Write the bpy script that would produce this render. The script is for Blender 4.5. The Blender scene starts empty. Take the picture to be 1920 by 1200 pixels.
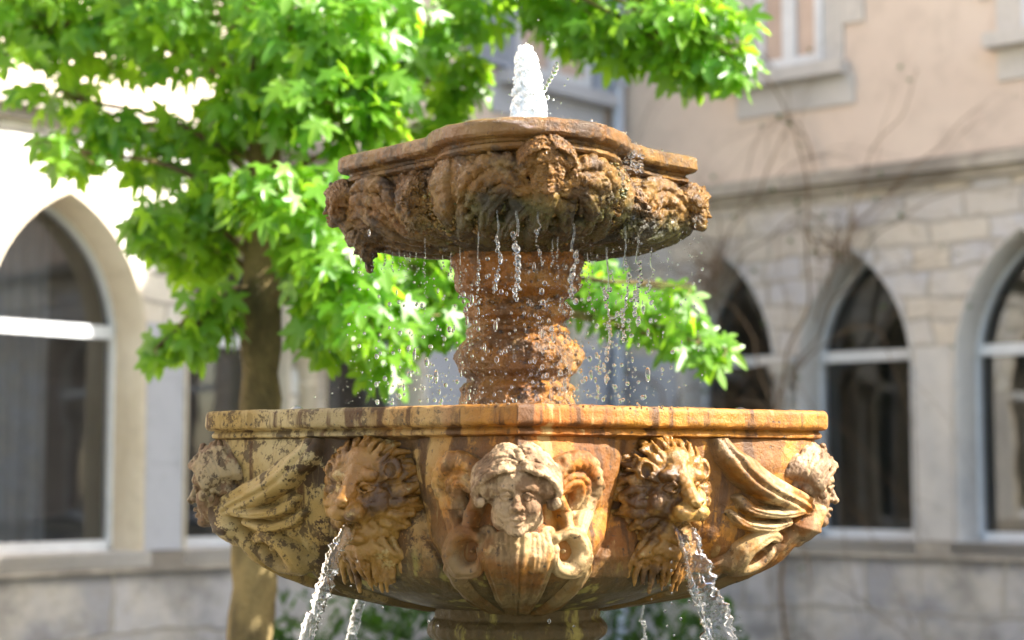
import bpy, math, random
import numpy as np
from mathutils import Vector, Matrix
random.seed(7); RNG = np.random.default_rng(7)
S = bpy.context.scene
COL = S.collection
R = math.radians

# ---------------------------------------------------------------- camera, sky, sun, exposure
F = 3500.0; PITCH = 0.08267; CAMZ = 1.40
cam_d = bpy.data.cameras.new('camera'); cam = bpy.data.objects.new('camera', cam_d); COL.objects.link(cam)
cam.location = (0, 0, CAMZ); cam.rotation_euler = (math.pi/2 + PITCH, 0, 0)
cam_d.sensor_width = 36; cam_d.lens = F/1920*36; cam_d.clip_end = 500; cam_d.clip_start = 0.1
cam_d.dof.use_dof = True; cam_d.dof.focus_distance = 3.70; cam_d.dof.aperture_fstop = 2.4; cam_d.dof.aperture_blades = 0
S.camera = cam
SUN_EL, SUN_AZ = R(42), R(97)          # azimuth clockwise from +Y (view direction)
W = bpy.data.worlds.new('World'); S.world = W; W.use_nodes = True
wn = W.node_tree; wn.nodes.clear()
sky = wn.nodes.new('ShaderNodeTexSky'); sky.sky_type = 'NISHITA'; sky.sun_disc = False
sky.sun_elevation = SUN_EL; sky.sun_rotation = SUN_AZ; sky.air_density = 1.0; sky.dust_density = 2.0
bg = wn.nodes.new('ShaderNodeBackground'); bg.inputs[1].default_value = 0.115
wo = wn.nodes.new('ShaderNodeOutputWorld'); wt = wn.nodes.new('ShaderNodeMix'); wt.data_type = 'RGBA'; wt.blend_type = 'MULTIPLY'; wt.inputs[0].default_value = 1; wt.inputs[7].default_value = (1, .93, .83, 1)   # camera white balance
wn.links.new(sky.outputs[0], wt.inputs[6]); wn.links.new(wt.outputs[2], bg.inputs[0]); wn.links.new(bg.outputs[0], wo.inputs[0])
sd = bpy.data.lights.new('sun', 'SUN'); sd.energy = 5.0; sd.angle = R(0.55); sd.color = (1, .95, .86)
sun = bpy.data.objects.new('sun', sd); COL.objects.link(sun)
sv = Vector((math.sin(SUN_AZ)*math.cos(SUN_EL), math.cos(SUN_AZ)*math.cos(SUN_EL), math.sin(SUN_EL)))
sun.rotation_euler = (-sv).to_track_quat('-Z', 'Y').to_euler()
S.view_settings.view_transform = 'Standard'; S.view_settings.look = 'None'
S.view_settings.gamma = 1; S.view_settings.use_curve_mapping = False
S.view_settings.exposure = 2.2
cy = S.cycles
cy.max_bounces = 10; cy.transmission_bounces = 8; cy.transparent_max_bounces = 12
cy.caustics_reflective = False; cy.caustics_refractive = False; cy.use_denoising = True; cy.sample_clamp_indirect = 6

# ---------------------------------------------------------------- helpers
D = 3.96; SC = D/F; AX = 10*SC                    # fountain axis; one photo pixel there = SC metres
def ray(px, py):
    x = (px-960)/F; y = (600-py)/F
    c, s = math.cos(PITCH), math.sin(PITCH)
    return Vector((x, c - y*s, s + y*c))
def at(px, py, Y):
    d = ray(px, py); t = Y/d.y
    return Vector((d.x*t, Y, CAMZ + d.z*t))
def hz(py): return F*math.tan(PITCH + math.atan((600-py)/F))
def tag(o, label=None, cat=None, group=None, kind=None):
    if label: o['label'] = label
    if cat: o['category'] = cat
    if group: o['group'] = group
    if kind: o['kind'] = kind
    return o
def empty(name, loc, label=None, cat=None, group=None):
    o = bpy.data.objects.new(name, None); COL.objects.link(o); o.location = loc; o.empty_display_size = .1
    return tag(o, label, cat, group)
def obj(name, V, Fc, mat, parent=None, angle=None, smooth=True, loc=(0, 0, 0)):
    me = bpy.data.meshes.new(name)
    V = np.asarray(V, dtype=np.float32)
    if isinstance(Fc, np.ndarray):
        n, k = Fc.shape
        me.vertices.add(len(V)); me.vertices.foreach_set('co', V.ravel())
        me.loops.add(n*k); me.loops.foreach_set('vertex_index', Fc.astype(np.int32).ravel())
        me.polygons.add(n); me.polygons.foreach_set('loop_start', np.arange(0, n*k, k, dtype=np.int32))
        me.update(calc_edges=True); me.validate()
    else:
        me.from_pydata(V.tolist(), [], Fc)
    if smooth: me.shade_smooth()
    if angle: me.set_sharp_from_angle(angle=R(angle))
    if mat: me.materials.append(mat)
    o = bpy.data.objects.new(name, me); COL.objects.link(o); o.location = loc
    if parent: o.parent = parent
    return o
def copy_obj(o, parent=None):
    c = o.copy(); COL.objects.link(c)
    if parent: c.parent = parent
    return c
class MB:
    """collects simple solids into one mesh"""
    def __init__(s): s.v = []; s.f = []
    def add(s, V, Fc):
        n = len(s.v); s.v += [tuple(p) for p in V]; s.f += [tuple(i+n for i in q) for q in Fc]
    def box(s, x0, x1, y0, y1, z0, z1, T=None):
        P = [Vector((x, y, z)) for x in (x0, x1) for y in (y0, y1) for z in (z0, z1)]
        if T: P = [T(p) for p in P]
        s.add(P, [(0,1,3,2),(4,6,7,5),(0,4,5,1),(2,3,7,6),(0,2,6,4),(1,5,7,3)])
    def tube(s, pts, rad, n=8, cap=True):
        pts = [Vector(p) for p in pts]; V = []; Fc = []
        up = Vector((0.13, 0.21, 1)); prev = None
        for i, p in enumerate(pts):
            t = (pts[min(i+1, len(pts)-1)]-pts[max(i-1, 0)]).normalized()
            if prev is None: a = t.cross(up if abs(t.z) < .9 else Vector((1, .1, 0))).normalized()
            else: a = (prev - t*prev.dot(t)).normalized()
            prev = a; b = t.cross(a); r = rad[i] if hasattr(rad, '__len__') else rad
            for k in range(n):
                q = 2*math.pi*k/n; V.append(p + (a*math.cos(q)+b*math.sin(q))*r)
        for i in range(len(pts)-1):
            for k in range(n):
                k2 = (k+1) % n; Fc.append((i*n+k, i*n+k2, (i+1)*n+k2, (i+1)*n+k))
        if cap: Fc.append(tuple(range(n-1, -1, -1))); Fc.append(tuple((len(pts)-1)*n+k for k in range(n)))
        s.add(V, Fc)
    def build(s, name, mat, parent=None, angle=40, loc=(0, 0, 0)): return obj(name, s.v, s.f, mat, parent, angle=angle, loc=loc)

def icos(sub=2):
    import bmesh
    bm = bmesh.new(); bmesh.ops.create_icosphere(bm, subdivisions=sub, radius=1)
    V = np.array([v.co[:] for v in bm.verts]); Fc = np.array([[v.index for v in f.verts] for f in bm.faces]); bm.free()
    return V, Fc
def blobs(name, P, rad, stretch, mat, sub=2, **kw):
    V0, F0 = icos(sub); P = np.asarray(P); n = len(P)
    sc = np.stack([rad, rad, np.asarray(rad)*stretch], 1)
    V = V0[None]*sc[:, None] + P[:, None]
    Fc = F0[None] + (np.arange(n)*len(V0))[:, None, None]
    return obj(name, V.reshape(-1, 3), Fc.reshape(-1, 3), mat, **kw)

# value noise in 3D
_G = RNG.random((64, 64, 64)).astype(np.float32)*2-1
def vnoise(P):
    P = np.asarray(P, dtype=np.float32); i = np.floor(P).astype(np.int32); f = P-i; f = f*f*(3-2*f)
    o = 0
    for dx in (0, 1):
        for dy in (0, 1):
            for dz in (0, 1):
                w = (f[..., 0] if dx else 1-f[..., 0])*(f[..., 1] if dy else 1-f[..., 1])*(f[..., 2] if dz else 1-f[..., 2])
                o = o + w*_G[(i[..., 0]+dx) & 63, (i[..., 1]+dy) & 63, (i[..., 2]+dz) & 63]
    return o
def fbm(P, scale, oct=3, gain=.5):
    P = np.asarray(P)/scale; o = 0; a = 1
    for k in range(oct): o = o + a*vnoise(P + 17.3*k); P = P*2.03; a *= gain
    return o

# clay: signed distance sculpting and a surface-nets mesher
class Clay:
    def __init__(s, lo, hi, vox):
        s.lo = np.array(lo, float); s.vox = vox
        s.n = np.ceil((np.array(hi)-s.lo)/vox).astype(int)+1
        s.F = np.full(s.n, 40., np.float32)
        s.ax = [s.lo[k]+np.arange(s.n[k])*vox for k in range(3)]
    def sub(s, lo, hi):
        a = np.clip(np.floor((np.array(lo)-s.lo)/s.vox).astype(int), 0, s.n); b = np.clip(np.ceil((np.array(hi)-s.lo)/s.vox).astype(int)+1, 0, s.n)
        if (b <= a).any(): return None, None
        sl = tuple(slice(a[k], b[k]) for k in range(3))
        G = np.meshgrid(*[s.ax[k][sl[k]] for k in range(3)], indexing='ij')
        return sl, np.stack(G, -1)
    def put(s, sl, d, k, cut):
        a = s.F[sl]
        if cut: a, d = -a, d
        k = max(k, .01)
        h = np.clip(.5+.5*(d-a)/k, 0, 1); m = d+(a-d)*h - k*h*(1-h)
        s.F[sl] = -m if cut else m
    def ell(s, c, r, k=6, cut=False, rot=None):
        c = np.array(c, float); r = np.array(r if hasattr(r, '__len__') else (r, r, r), float)
        m = r.max()+k+4
        sl, P = s.sub(c-m, c+m)
        if sl is None: return
        P = P-c
        if rot is not None: P = P @ np.array(Matrix.Rotation(rot[0], 3, rot[1]))
        k0 = np.sqrt(((P/r)**2).sum(-1)); k1 = np.sqrt(((P/r**2)**2).sum(-1))+1e-9
        s.put(sl, k0*(k0-1)/k1, k, cut)
    def chain(s, pts, rad, k=5, cut=False):
        pts = np.array(pts, float)
        if not hasattr(rad, '__len__'): rad = [rad]*len(pts)
        m = max(rad)+k+3
        sl, P = s.sub(pts.min(0)-m, pts.max(0)+m)
        if sl is None: return
        best = None
        for i in range(len(pts)-1):
            a, b = pts[i], pts[i+1]; ab = b-a
            t = np.clip(((P-a)@ab)/(ab@ab+1e-9), 0, 1)
            d = np.sqrt(((P-a-t[..., None]*ab)**2).sum(-1)) - (rad[i]+(rad[i+1]-rad[i])*t)
            best = d if best is None else np.minimum(best, d)
        s.put(sl, best, k, cut)
    def rough(s, amp, scale, oct=3):
        m = np.abs(s.F) < 12; I = np.argwhere(m)
        s.F[m] += amp*fbm(s.lo+I*s.vox, scale, oct)
    def mesh(s):
        Fv = s.F.copy(); Fv[0] = Fv[-1] = 9; Fv[:, 0] = Fv[:, -1] = 9; Fv[:, :, 0] = Fv[:, :, -1] = 9
        ins = Fv < 0; n = s.n
        cnt = np.zeros(n-1, np.int8)
        for dx in (0, 1):
            for dy in (0, 1):
                for dz in (0, 1): cnt += ins[dx:n[0]-1+dx, dy:n[1]-1+dy, dz:n[2]-1+dz]
        cell = (cnt > 0) & (cnt < 8); C = np.argwhere(cell)
        idx = np.full(n-1, -1, np.int64); idx[cell] = np.arange(len(C))
        acc = np.zeros((len(C), 3)); w = np.zeros(len(C))
        corners = [(x, y, z) for x in (0, 1) for y in (0, 1) for z in (0, 1)]
        for i, a in enumerate(corners):
            for b in corners[i+1:]:
                if sum(abs(p-q) for p, q in zip(a, b)) != 1: continue
                A = C+a; B = C+b; fa = Fv[A[:, 0], A[:, 1], A[:, 2]]; fb = Fv[B[:, 0], B[:, 1], B[:, 2]]
                m = (fa < 0) != (fb < 0); t = np.where(m, fa/np.where(m, fa-fb, 1), 0)
                acc += m[:, None]*(np.array(a)+t[:, None]*(np.array(b)-np.array(a))); w += m
        V = s.lo + (C+acc/w[:, None])*s.vox
        Q = []
        for ax in range(3):
            a = [slice(None)]*3; b = [slice(None)]*3; a[ax] = slice(0, -1); b[ax] = slice(1, None)
            A = ins[tuple(a)]; B = ins[tuple(b)]; e = np.argwhere(A != B)
            u, v = [(1, 2), (2, 0), (0, 1)][ax]
            e = e[(e[:, u] > 0) & (e[:, v] > 0)]
            sgn = A[e[:, 0], e[:, 1], e[:, 2]]
            def g(du, dv):
                q = e.copy(); q[:, u] -= du; q[:, v] -= dv; return idx[q[:, 0], q[:, 1], q[:, 2]]
            q = np.stack([g(0, 0), g(1, 0), g(1, 1), g(0, 1)], 1)
            q[~sgn] = q[~sgn][:, ::-1]
            Q.append(q)
        return V, np.concatenate(Q)

# ---------------------------------------------------------------- material helpers
def new_mat(name):
    m = bpy.data.materials.new(name); m.use_nodes = True; nt = m.node_tree
    return m, nt, nt.nodes['Principled BSDF']
class N:
    """tiny node-graph writer"""
    def __init__(s, nt): s.nt = nt; s.tc = None
    def node(s, t, **kw):
        n = s.nt.nodes.new(t)
        for k, v in kw.items(): setattr(n, k, v)
        return n
    def link(s, a, b): s.nt.links.new(a, b)
    def val(s, sock, v):
        if hasattr(v, 'is_output') or isinstance(v, bpy.types.NodeSocket): s.link(v, sock)
        elif isinstance(v, (tuple, list)) and len(v) == 3 and sock.type == 'RGBA': sock.default_value = (*v, 1)
        else: sock.default_value = v
    def co(s, scale=(1, 1, 1), loc=(0, 0, 0), kind='Object'):
        if not s.tc: s.tc = s.node('ShaderNodeTexCoord')
        m = s.node('ShaderNodeMapping'); s.link(s.tc.outputs[kind], m.inputs[0]); m.inputs['Scale'].default_value = scale; m.inputs['Location'].default_value = loc
        return m.outputs[0]
    def noise(s, co, scale, detail=5, rough=.55, dist=0):
        n = s.node('ShaderNodeTexNoise'); s.link(co, n.inputs['Vector']); n.inputs['Scale'].default_value = scale
        n.inputs['Detail'].default_value = detail; n.inputs['Roughness'].default_value = rough; n.inputs['Distortion'].default_value = dist
        return n.outputs['Fac']
    def vor(s, co, scale, feature='F1', out='Distance', rnd=1):
        n = s.node('ShaderNodeTexVoronoi', feature=feature); s.link(co, n.inputs['Vector']); n.inputs['Scale'].default_value = scale
        n.inputs['Randomness'].default_value = rnd
        return n.outputs[out]
    def ramp(s, v, a, b, lo=0., hi=1., smooth=True):
        n = s.node('ShaderNodeMapRange'); n.interpolation_type = 'SMOOTHSTEP' if smooth else 'LINEAR'
        s.link(v, n.inputs[0]); n.inputs[1].default_value = a; n.inputs[2].default_value = b; n.inputs[3].default_value = lo; n.inputs[4].default_value = hi
        return n.outputs[0]
    def mix(s, f, a, b, mode='MIX'):
        n = s.node('ShaderNodeMix', data_type='RGBA', blend_type=mode)
        s.val(n.inputs[0], f); s.val(n.inputs[6], a); s.val(n.inputs[7], b); return n.outputs[2]
    def math(s, op, a, b=0., clamp=False):
        n = s.node('ShaderNodeMath', operation=op, use_clamp=clamp); s.val(n.inputs[0], a); s.val(n.inputs[1], b); return n.outputs[0]
    def sep(s, co):
        n = s.node('ShaderNodeSeparateXYZ'); s.link(co, n.inputs[0]); return n.outputs
    def bump(s, h, strength=.5, dist=.01, nrm=None):
        n = s.node('ShaderNodeBump'); s.link(h, n.inputs['Height']); n.inputs['Strength'].default_value = strength; n.inputs['Distance'].default_value = dist
        if nrm: s.link(nrm, n.inputs['Normal'])
        return n.outputs[0]
# ================================================================ materials of the fountain
def stone(name, mode):
    m, nt, P = new_mat(name); g = N(nt); co = g.co(); x, y, z = g.sep(co)
    base = g.noise(co, 3.2, 6, .6)
    streak = g.noise(g.co((1, 1, .12)), 26, 4, .6)
    fleck = g.noise(co, 13, 10, .72)
    speck = g.noise(co, 70, 5, .7)
    cream, ochre, orange, brown, dark, moss = (.60, .45, .20), (.46, .27, .075), (.42, .17, .025), (.105, .048, .017), (.03, .02, .012), (.06, .07, .015)
    if mode in ('lower', 'wing', 'relief'):
        wob = g.math('MULTIPLY', g.math('SUBTRACT', base, .5), .5)
        side = g.ramp(g.math('ADD', x, wob), -.37, -.08)      # lime crust on the left, rust on the right
        c1 = g.mix(g.ramp(base, .38, .62), (.34, .145, .015), (.25, .072, .004))
        c1 = g.mix(g.ramp(g.noise(g.co((1, 1, .22), (4, 0, 2)), 9, 4, .6), .52, .68), c1, (.23, .075, .012))
        c0 = g.mix(g.ramp(base, .42, .62), (.37, .275, .125), (.30, .19, .055))
        if mode == 'relief': c1 = g.mix(.75, c1, (.33, .25, .15)); c0 = (.25, .18, .09)
        if mode == 'wing': c1 = g.mix(g.ramp(g.noise(g.co((1, 1, .6), (2, 3, 1)), 10, 4, .6), .40, .56, 0, .85), c1, (.35, .25, .12))
        c = g.mix(side, c0, c1)
        flk = g.math('ADD', fleck, g.math('MULTIPLY', g.math('SUBTRACT', g.noise(g.co((1, 1, .45), (0, 0, 3)), 4.5, 3, .5), .5), .9))
        if mode == 'lower': fl = g.math('MULTIPLY', g.math('MULTIPLY', g.ramp(flk, .440, .458), g.ramp(side, .2, 1, 1, .62)), g.ramp(z, 1.47, 1.48, 1, .3))
        elif mode == 'wing': fl = g.math('MULTIPLY', g.ramp(flk, .468, .486, 0, .97), g.ramp(side, .2, 1, 1, .6))
        else: fl = g.ramp(flk, .545, .57, 0, .85)
        c = g.mix(fl, c, g.mix(side, (.045, .022, .006), (.065, .022, .003)))
        c = g.mix(g.math('MULTIPLY', g.ramp(g.noise(g.co((1, 1, .7), (6, 1, 4)), 32, 8, .78), .525, .55, 0, .85), g.ramp(side, 0, 1, 1, .35)), c, (.05, .026, .008))
        if mode == 'lower':
            c = g.mix(g.ramp(streak, .52, .63, 0, .9), c, (.06, .022, .003))
            c = g.mix(g.math('MULTIPLY', g.ramp(streak, .45, .36), g.ramp(base, .46, .56, 0, .7)), c, (.40, .28, .11))
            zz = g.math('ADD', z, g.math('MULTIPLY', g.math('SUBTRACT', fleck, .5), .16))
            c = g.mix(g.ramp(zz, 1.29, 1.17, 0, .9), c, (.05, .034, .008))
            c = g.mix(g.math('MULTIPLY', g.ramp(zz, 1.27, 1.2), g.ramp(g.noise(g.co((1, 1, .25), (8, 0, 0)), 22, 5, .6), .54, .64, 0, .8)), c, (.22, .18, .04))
        if mode == 'wing':
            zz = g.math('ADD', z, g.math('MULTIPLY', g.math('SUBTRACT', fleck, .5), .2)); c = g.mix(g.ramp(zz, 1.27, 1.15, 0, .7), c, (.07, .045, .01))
        if mode == 'relief': c = g.mix(g.ramp(g.noise(g.co((1, 1, .6), (9, 5, 2)), 17, 6, .66), .47, .55, 0, .85), c, (.12, .06, .025))
        c = g.mix(g.ramp(speck, .60, .66, 0, .85), c, dark)
        rough = g.ramp(base, .35, .65, .42, .75); bs = .5 if mode == 'lower' else .4
    elif mode == 'lion':
        c = g.mix(g.ramp(base, .42, .6), (.20, .09, .016), (.28, .155, .035))
        c = g.mix(g.ramp(g.noise(g.co((1, 1, 1), (5, 2, 1)), 11, 6, .6), .5, .62), c, (.075, .034, .009))
        c = g.mix(g.ramp(fleck, .58, .62, 0, .7), c, (.40, .29, .12))
        c = g.mix(g.ramp(speck, .64, .68, 0, .8), c, dark)
        rough = g.ramp(base, .35, .65, .22, .45); bs = .4
    else:
        c = g.mix(g.ramp(base, .38, .62), *(((.19, .10, .02), (.16, .06, .007)) if mode == 'upper' else ((.28, .135, .022), (.25, .085, .008))))
        c = g.mix(g.ramp(fleck, .47, .60, 0, .9), c, (.045, .022, .006) if mode == 'upper' else (.10, .042, .008))
        c = g.mix(g.ramp(g.noise(g.co((1, 1, 1), (2, 9, 4)), 15, 8, .7), .55, .66, 0, .6), c, (.27, .16, .05))
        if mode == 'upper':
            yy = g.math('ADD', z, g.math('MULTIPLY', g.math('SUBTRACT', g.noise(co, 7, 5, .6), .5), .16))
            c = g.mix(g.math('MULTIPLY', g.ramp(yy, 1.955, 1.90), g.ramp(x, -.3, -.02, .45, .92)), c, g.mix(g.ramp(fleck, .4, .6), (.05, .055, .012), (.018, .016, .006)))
        c = g.mix(g.ramp(speck, .6, .68, 0, .8), c, dark)
        rough = g.ramp(fleck, .4, .65, .12, .38); bs = .95
    g.val(P.inputs['Base Color'], c); g.val(P.inputs['Roughness'], rough)
    P.inputs['Specular IOR Level'].default_value = .32
    b = g.bump(g.noise(co, 38, 8, .72), min(1, bs*1.25), .009)
    b = g.bump(g.noise(co, 190, 4, .7), min(1, bs), .0028, b)
    g.link(b, P.inputs['Normal'])
    if mode in ('upper', 'column', 'lion'): P.inputs['Coat Weight'].default_value = .18 if mode != 'lion' else .1; P.inputs['Coat Roughness'].default_value = .08; g.link(b, P.inputs['Coat Normal'])
    return m
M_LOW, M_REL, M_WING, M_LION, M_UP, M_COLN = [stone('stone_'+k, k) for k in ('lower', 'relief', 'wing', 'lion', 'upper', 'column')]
def water_mat(name, rough=.02, bump=0, white=0.):
    m, nt, P = new_mat(name); g = N(nt)
    P.inputs['Base Color'].default_value = (.97, .99, 1, 1); P.inputs['Roughness'].default_value = rough; P.inputs['IOR'].default_value = 1.333
    P.inputs['Transmission Weight'].default_value = 1-white
    if bump: g.link(g.bump(g.noise(g.co((1, 1, .45)), 130, 4, .6), bump, .004), P.inputs['Normal'])
    return m
M_WATER = water_mat('water_clear', .015, .6); M_DROP = water_mat('water_drop', 0., 0, .0)
M_FOAM, _nt, _P = new_mat('water_foam'); _P.inputs['Base Color'].default_value = (.93, .96, .97, 1); _P.inputs['Roughness'].default_value = .3; _P.inputs['Transmission Weight'].default_value = .05; _P.inputs['IOR'].default_value = 1.33; _P.inputs['Subsurface Weight'].default_value = .6; _P.inputs['Subsurface Radius'].default_value = (.03, .03, .03)

# ================================================================ fountain geometry (u right, w towards the camera, h up, in photo pixels at the axis)
FZ0 = 0.0
def W3(P):
    P = np.asarray(P, float); o = np.empty_like(P)
    o[..., 0] = P[..., 0]*SC; o[..., 1] = -P[..., 1]*SC; o[..., 2] = CAMZ + P[..., 2]*SC
    return o
fountain = empty('fountain', (AX, D, 0), 'two tiered carved stone fountain with mossy upper basin and lion masks spouting water', 'fountain')
def ang(d): return (d+180) % 360-180

def smooth_poly(pts, n=8, sharp=()):
    """Catmull-Rom closed polyline; indices in sharp stay corners"""
    m = len(pts); out = []; isc = []
    P = [np.array(p, float) for p in pts]
    for i in range(m):
        a, b, c, d = P[(i-1) % m], P[i], P[(i+1) % m], P[(i+2) % m]
        t1 = (c-a)/2 if i not in sharp else (c-b)
        t2 = (d-b)/2 if ((i+1) % m) not in sharp else (c-b)
        for k in range(n):
            t = k/n; out.append((2*t**3-3*t*t+1)*b + (t**3-2*t*t+t)*t1 + (-2*t**3+3*t*t)*c + (t**3-t*t)*t2); isc.append(k == 0 and i in sharp)
    return np.array(out), isc
# plan outlines of the two rims (u, w)
LOWP, _ = smooth_poly([(0, 420), (150, 318), (300, 218), (450, 116), (530, 64), (570, 30), (580, 0), (570, -30), (530, -64), (450, -116), (300, -218), (150, -318),
                       (0, -420), (-150, -318), (-300, -218), (-450, -118), (-530, -66), (-572, -32), (-582, 0), (-572, 32), (-530, 66), (-450, 118), (-300, 218), (-150, 318)], 8, sharp=(0, 12))
_uf = [(204, 180), (196, 245), (172, 310), (130, 368), (75, 405), (15, 416), (-50, 402), (-105, 362), (-142, 310), (-158, 262), (-163, 232)]
_ur = [(-163, 232), (-215, 165), (-270, 100), (-318, 42), (-335, 15), (-338, -12), (-318, -45), (-262, -105), (-205, -170), (-165, -235)]
_ub = [(-165, -235), (-130, -340), (-60, -400), (20, -416), (100, -395), (170, -320), (200, -235)]
_ul = [(204, -185), (255, -110), (318, -35), (338, 0), (334, 20), (300, 52), (250, 112)]
_up = _uf[::-1][::-1]
UPP, _ = smooth_poly(_uf + _ur[1:] + _ub[1:-1] + _ul, 6, sharp=(0, 10, 19, 24))
UPP = UPP[::-1]
def sweep(plan, prof, name, mat, parent, close=False, rough=0, rscale=20):
    """profile (offset outwards, h) swept round a closed plan; mitred"""
    n = len(plan); nx = np.roll(plan, -1, 0)-plan; nx /= np.linalg.norm(nx, axis=1)[:, None]; pv = np.roll(nx, 1, 0)
    nr = lambda t: np.stack([t[:, 1], -t[:, 0]], 1)
    area = (plan[:, 0]*np.roll(plan[:, 1], -1)-np.roll(plan[:, 0], -1)*plan[:, 1]).sum()
    s = 1 if area > 0 else -1
    b = nr(nx)+nr(pv); b /= np.linalg.norm(b, axis=1)[:, None]; c = np.maximum((b*nr(nx)).sum(1), .55); b = b/c[:, None]*s
    V = []
    for o, h in prof: V.append(np.concatenate([plan+b*o, np.full((n, 1), float(h))], 1))
    V = np.concatenate(V); k = len(prof)
    if rough: V = V + rough*np.stack([fbm(V+9, rscale), fbm(V+31, rscale), fbm(V+57, rscale)], 1)
    i = np.arange(n); j = (i+1) % n; Fc = []
    for r in range(k-1): Fc.append(np.stack([r*n+i, r*n+j, (r+1)*n+j, (r+1)*n+i], 1))
    if close: Fc.append(np.stack([(k-1)*n+i, (k-1)*n+j, j, i], 1))
    Fc = np.concatenate(Fc)
    return obj(name, W3(V), Fc, mat, parent, angle=38)
def dens(prof, step=4):
    out = [prof[0]]
    for a, b in zip(prof, prof[1:]):
        L = math.hypot(b[0]-a[0], b[1]-a[1]); k = max(1, int(L/step))
        out += [(a[0]+(b[0]-a[0])*t/k, a[1]+(b[1]-a[1])*t/k) for t in range(1, k+1)]
    return out
def refine(plan, step=6):
    n = len(plan); out = []
    for i in range(n):
        a, b = plan[i], plan[(i+1) % n]; k = max(1, int(np.linalg.norm(b-a)/step))
        out += [a+(b-a)*t/k for t in range(k)]
    return np.array(out)
LOWP = refine(LOWP); UPP = refine(UPP)
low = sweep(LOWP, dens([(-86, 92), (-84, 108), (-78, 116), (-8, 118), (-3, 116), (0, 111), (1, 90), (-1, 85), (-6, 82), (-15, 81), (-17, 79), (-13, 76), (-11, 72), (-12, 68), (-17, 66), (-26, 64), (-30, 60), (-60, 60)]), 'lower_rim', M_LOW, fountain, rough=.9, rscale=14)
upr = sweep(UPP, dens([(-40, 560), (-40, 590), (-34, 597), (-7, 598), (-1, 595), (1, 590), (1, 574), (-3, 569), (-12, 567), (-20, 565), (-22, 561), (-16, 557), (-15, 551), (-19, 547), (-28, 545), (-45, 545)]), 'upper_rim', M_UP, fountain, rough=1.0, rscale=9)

def plan_lookup(plan):
    th = np.arctan2(plan[:, 0], plan[:, 1]); r = np.hypot(plan[:, 0], plan[:, 1]); o = np.argsort(th); th = th[o]; r = r[o]
    th = np.concatenate([th-2*np.pi, th, th+2*np.pi]); r = np.concatenate([r, r, r])
    return lambda t: np.interp((t+np.pi) % (2*np.pi)-np.pi, th, r)
LR, UR = plan_lookup(LOWP), plan_lookup(UPP)
PH = np.array([-252, -246, -230, -205, -175, -140, -100, -50, 0, 66])
PR = np.array([.27, .33, .50, .685, .81, .89, .94, .975, .99, 1.0])
LW = lambda h: np.interp(h, [-250, -200, -110, 0, 66], [30, 90, 150, 178, 186])
def low_r(t, h):
    m = np.interp(h, [-250, -60, 66], [.8, .0, .0])
    pl = LR(t)-32; pl = pl + 22*np.exp(-((np.abs(np.abs(np.sin(t))-.75))/.22)**2)*0
    r = np.interp(h, PH, PR)*(pl*(1-m)+455*m)
    for c in (0, 90, 180, -90):
        d = (t-R(c)+np.pi) % (2*np.pi)-np.pi
        lat = r*np.sin(d); q = np.where(np.cos(d) > 0, np.abs(lat)/LW(h), 9)
        amp = np.interp(h, [-250, -150, 20, 66], [6, 30, 24, 6])
        r = r + amp*np.clip(1-q**4, 0, 1) - .35*amp*np.exp(-((q-1.04)/.05)**2)
        ribs = np.interp(h, [-250, -200, -120, -60], [5, 8, 5, 0])
        r = r + ribs*np.clip(1-q**6, 0, 1)*np.abs(np.sin(q*np.pi*2.5))
    return r
def radial(rf, hs, nt, rough, rscale):
    t = np.linspace(-np.pi, np.pi, nt, endpoint=False); T, H = np.meshgrid(t, hs)
    Rr = rf(T, H); V = np.stack([Rr*np.sin(T), Rr*np.cos(T), H], -1).reshape(-1, 3)
    nn = np.stack([np.sin(T), np.cos(T), 0*T], -1).reshape(-1, 3)
    V = V + nn*(rough*fbm(V, rscale, 4, .6))[:, None]
    k = len(hs); i = np.arange(nt); j = (i+1) % nt
    Fc = np.concatenate([np.stack([r*nt+i, r*nt+j, (r+1)*nt+j, (r+1)*nt+i], 1)[:, ::-1] for r in range(k-1)])
    return V, Fc
V, Fc = radial(low_r, np.concatenate([np.linspace(-252, -100, 70), np.linspace(-98, 64, 55)]), 900, 1.6, 22)
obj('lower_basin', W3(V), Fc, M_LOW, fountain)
# inside of the basins
for pl, off, h0, h1, nm, mt in ((LOWP, -84, 100, -60, 'basin_lining', M_LOW), (UPP, -39, 585, 480, 'basin_lining', M_UP)):
    sweep(pl, [(off, h0), (off-10, (h0+h1)/2), (off-60, h1)], nm, mt, fountain)
def disc(plan, h, name, mat, parent, amp=1.2, off=-82):
    n = len(plan); ks = np.linspace(.04, 1, 26); c = np.array([0, 0]); r = np.hypot(plan[:, 0], plan[:, 1])
    V = np.concatenate([np.concatenate([plan*((k*(r+off)/r)[:, None]), np.full((n, 1), float(h))], 1) for k in ks])
    V[:, 2] += amp*fbm(V*[1, 1, 0], 16, 3)
    i = np.arange(n); j = (i+1) % n
    Fc = np.concatenate([np.stack([a*n+i, a*n+j, (a+1)*n+j, (a+1)*n+i], 1) for a in range(len(ks)-1)])
    return obj(name, W3(V), Fc, mat, parent)

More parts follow.
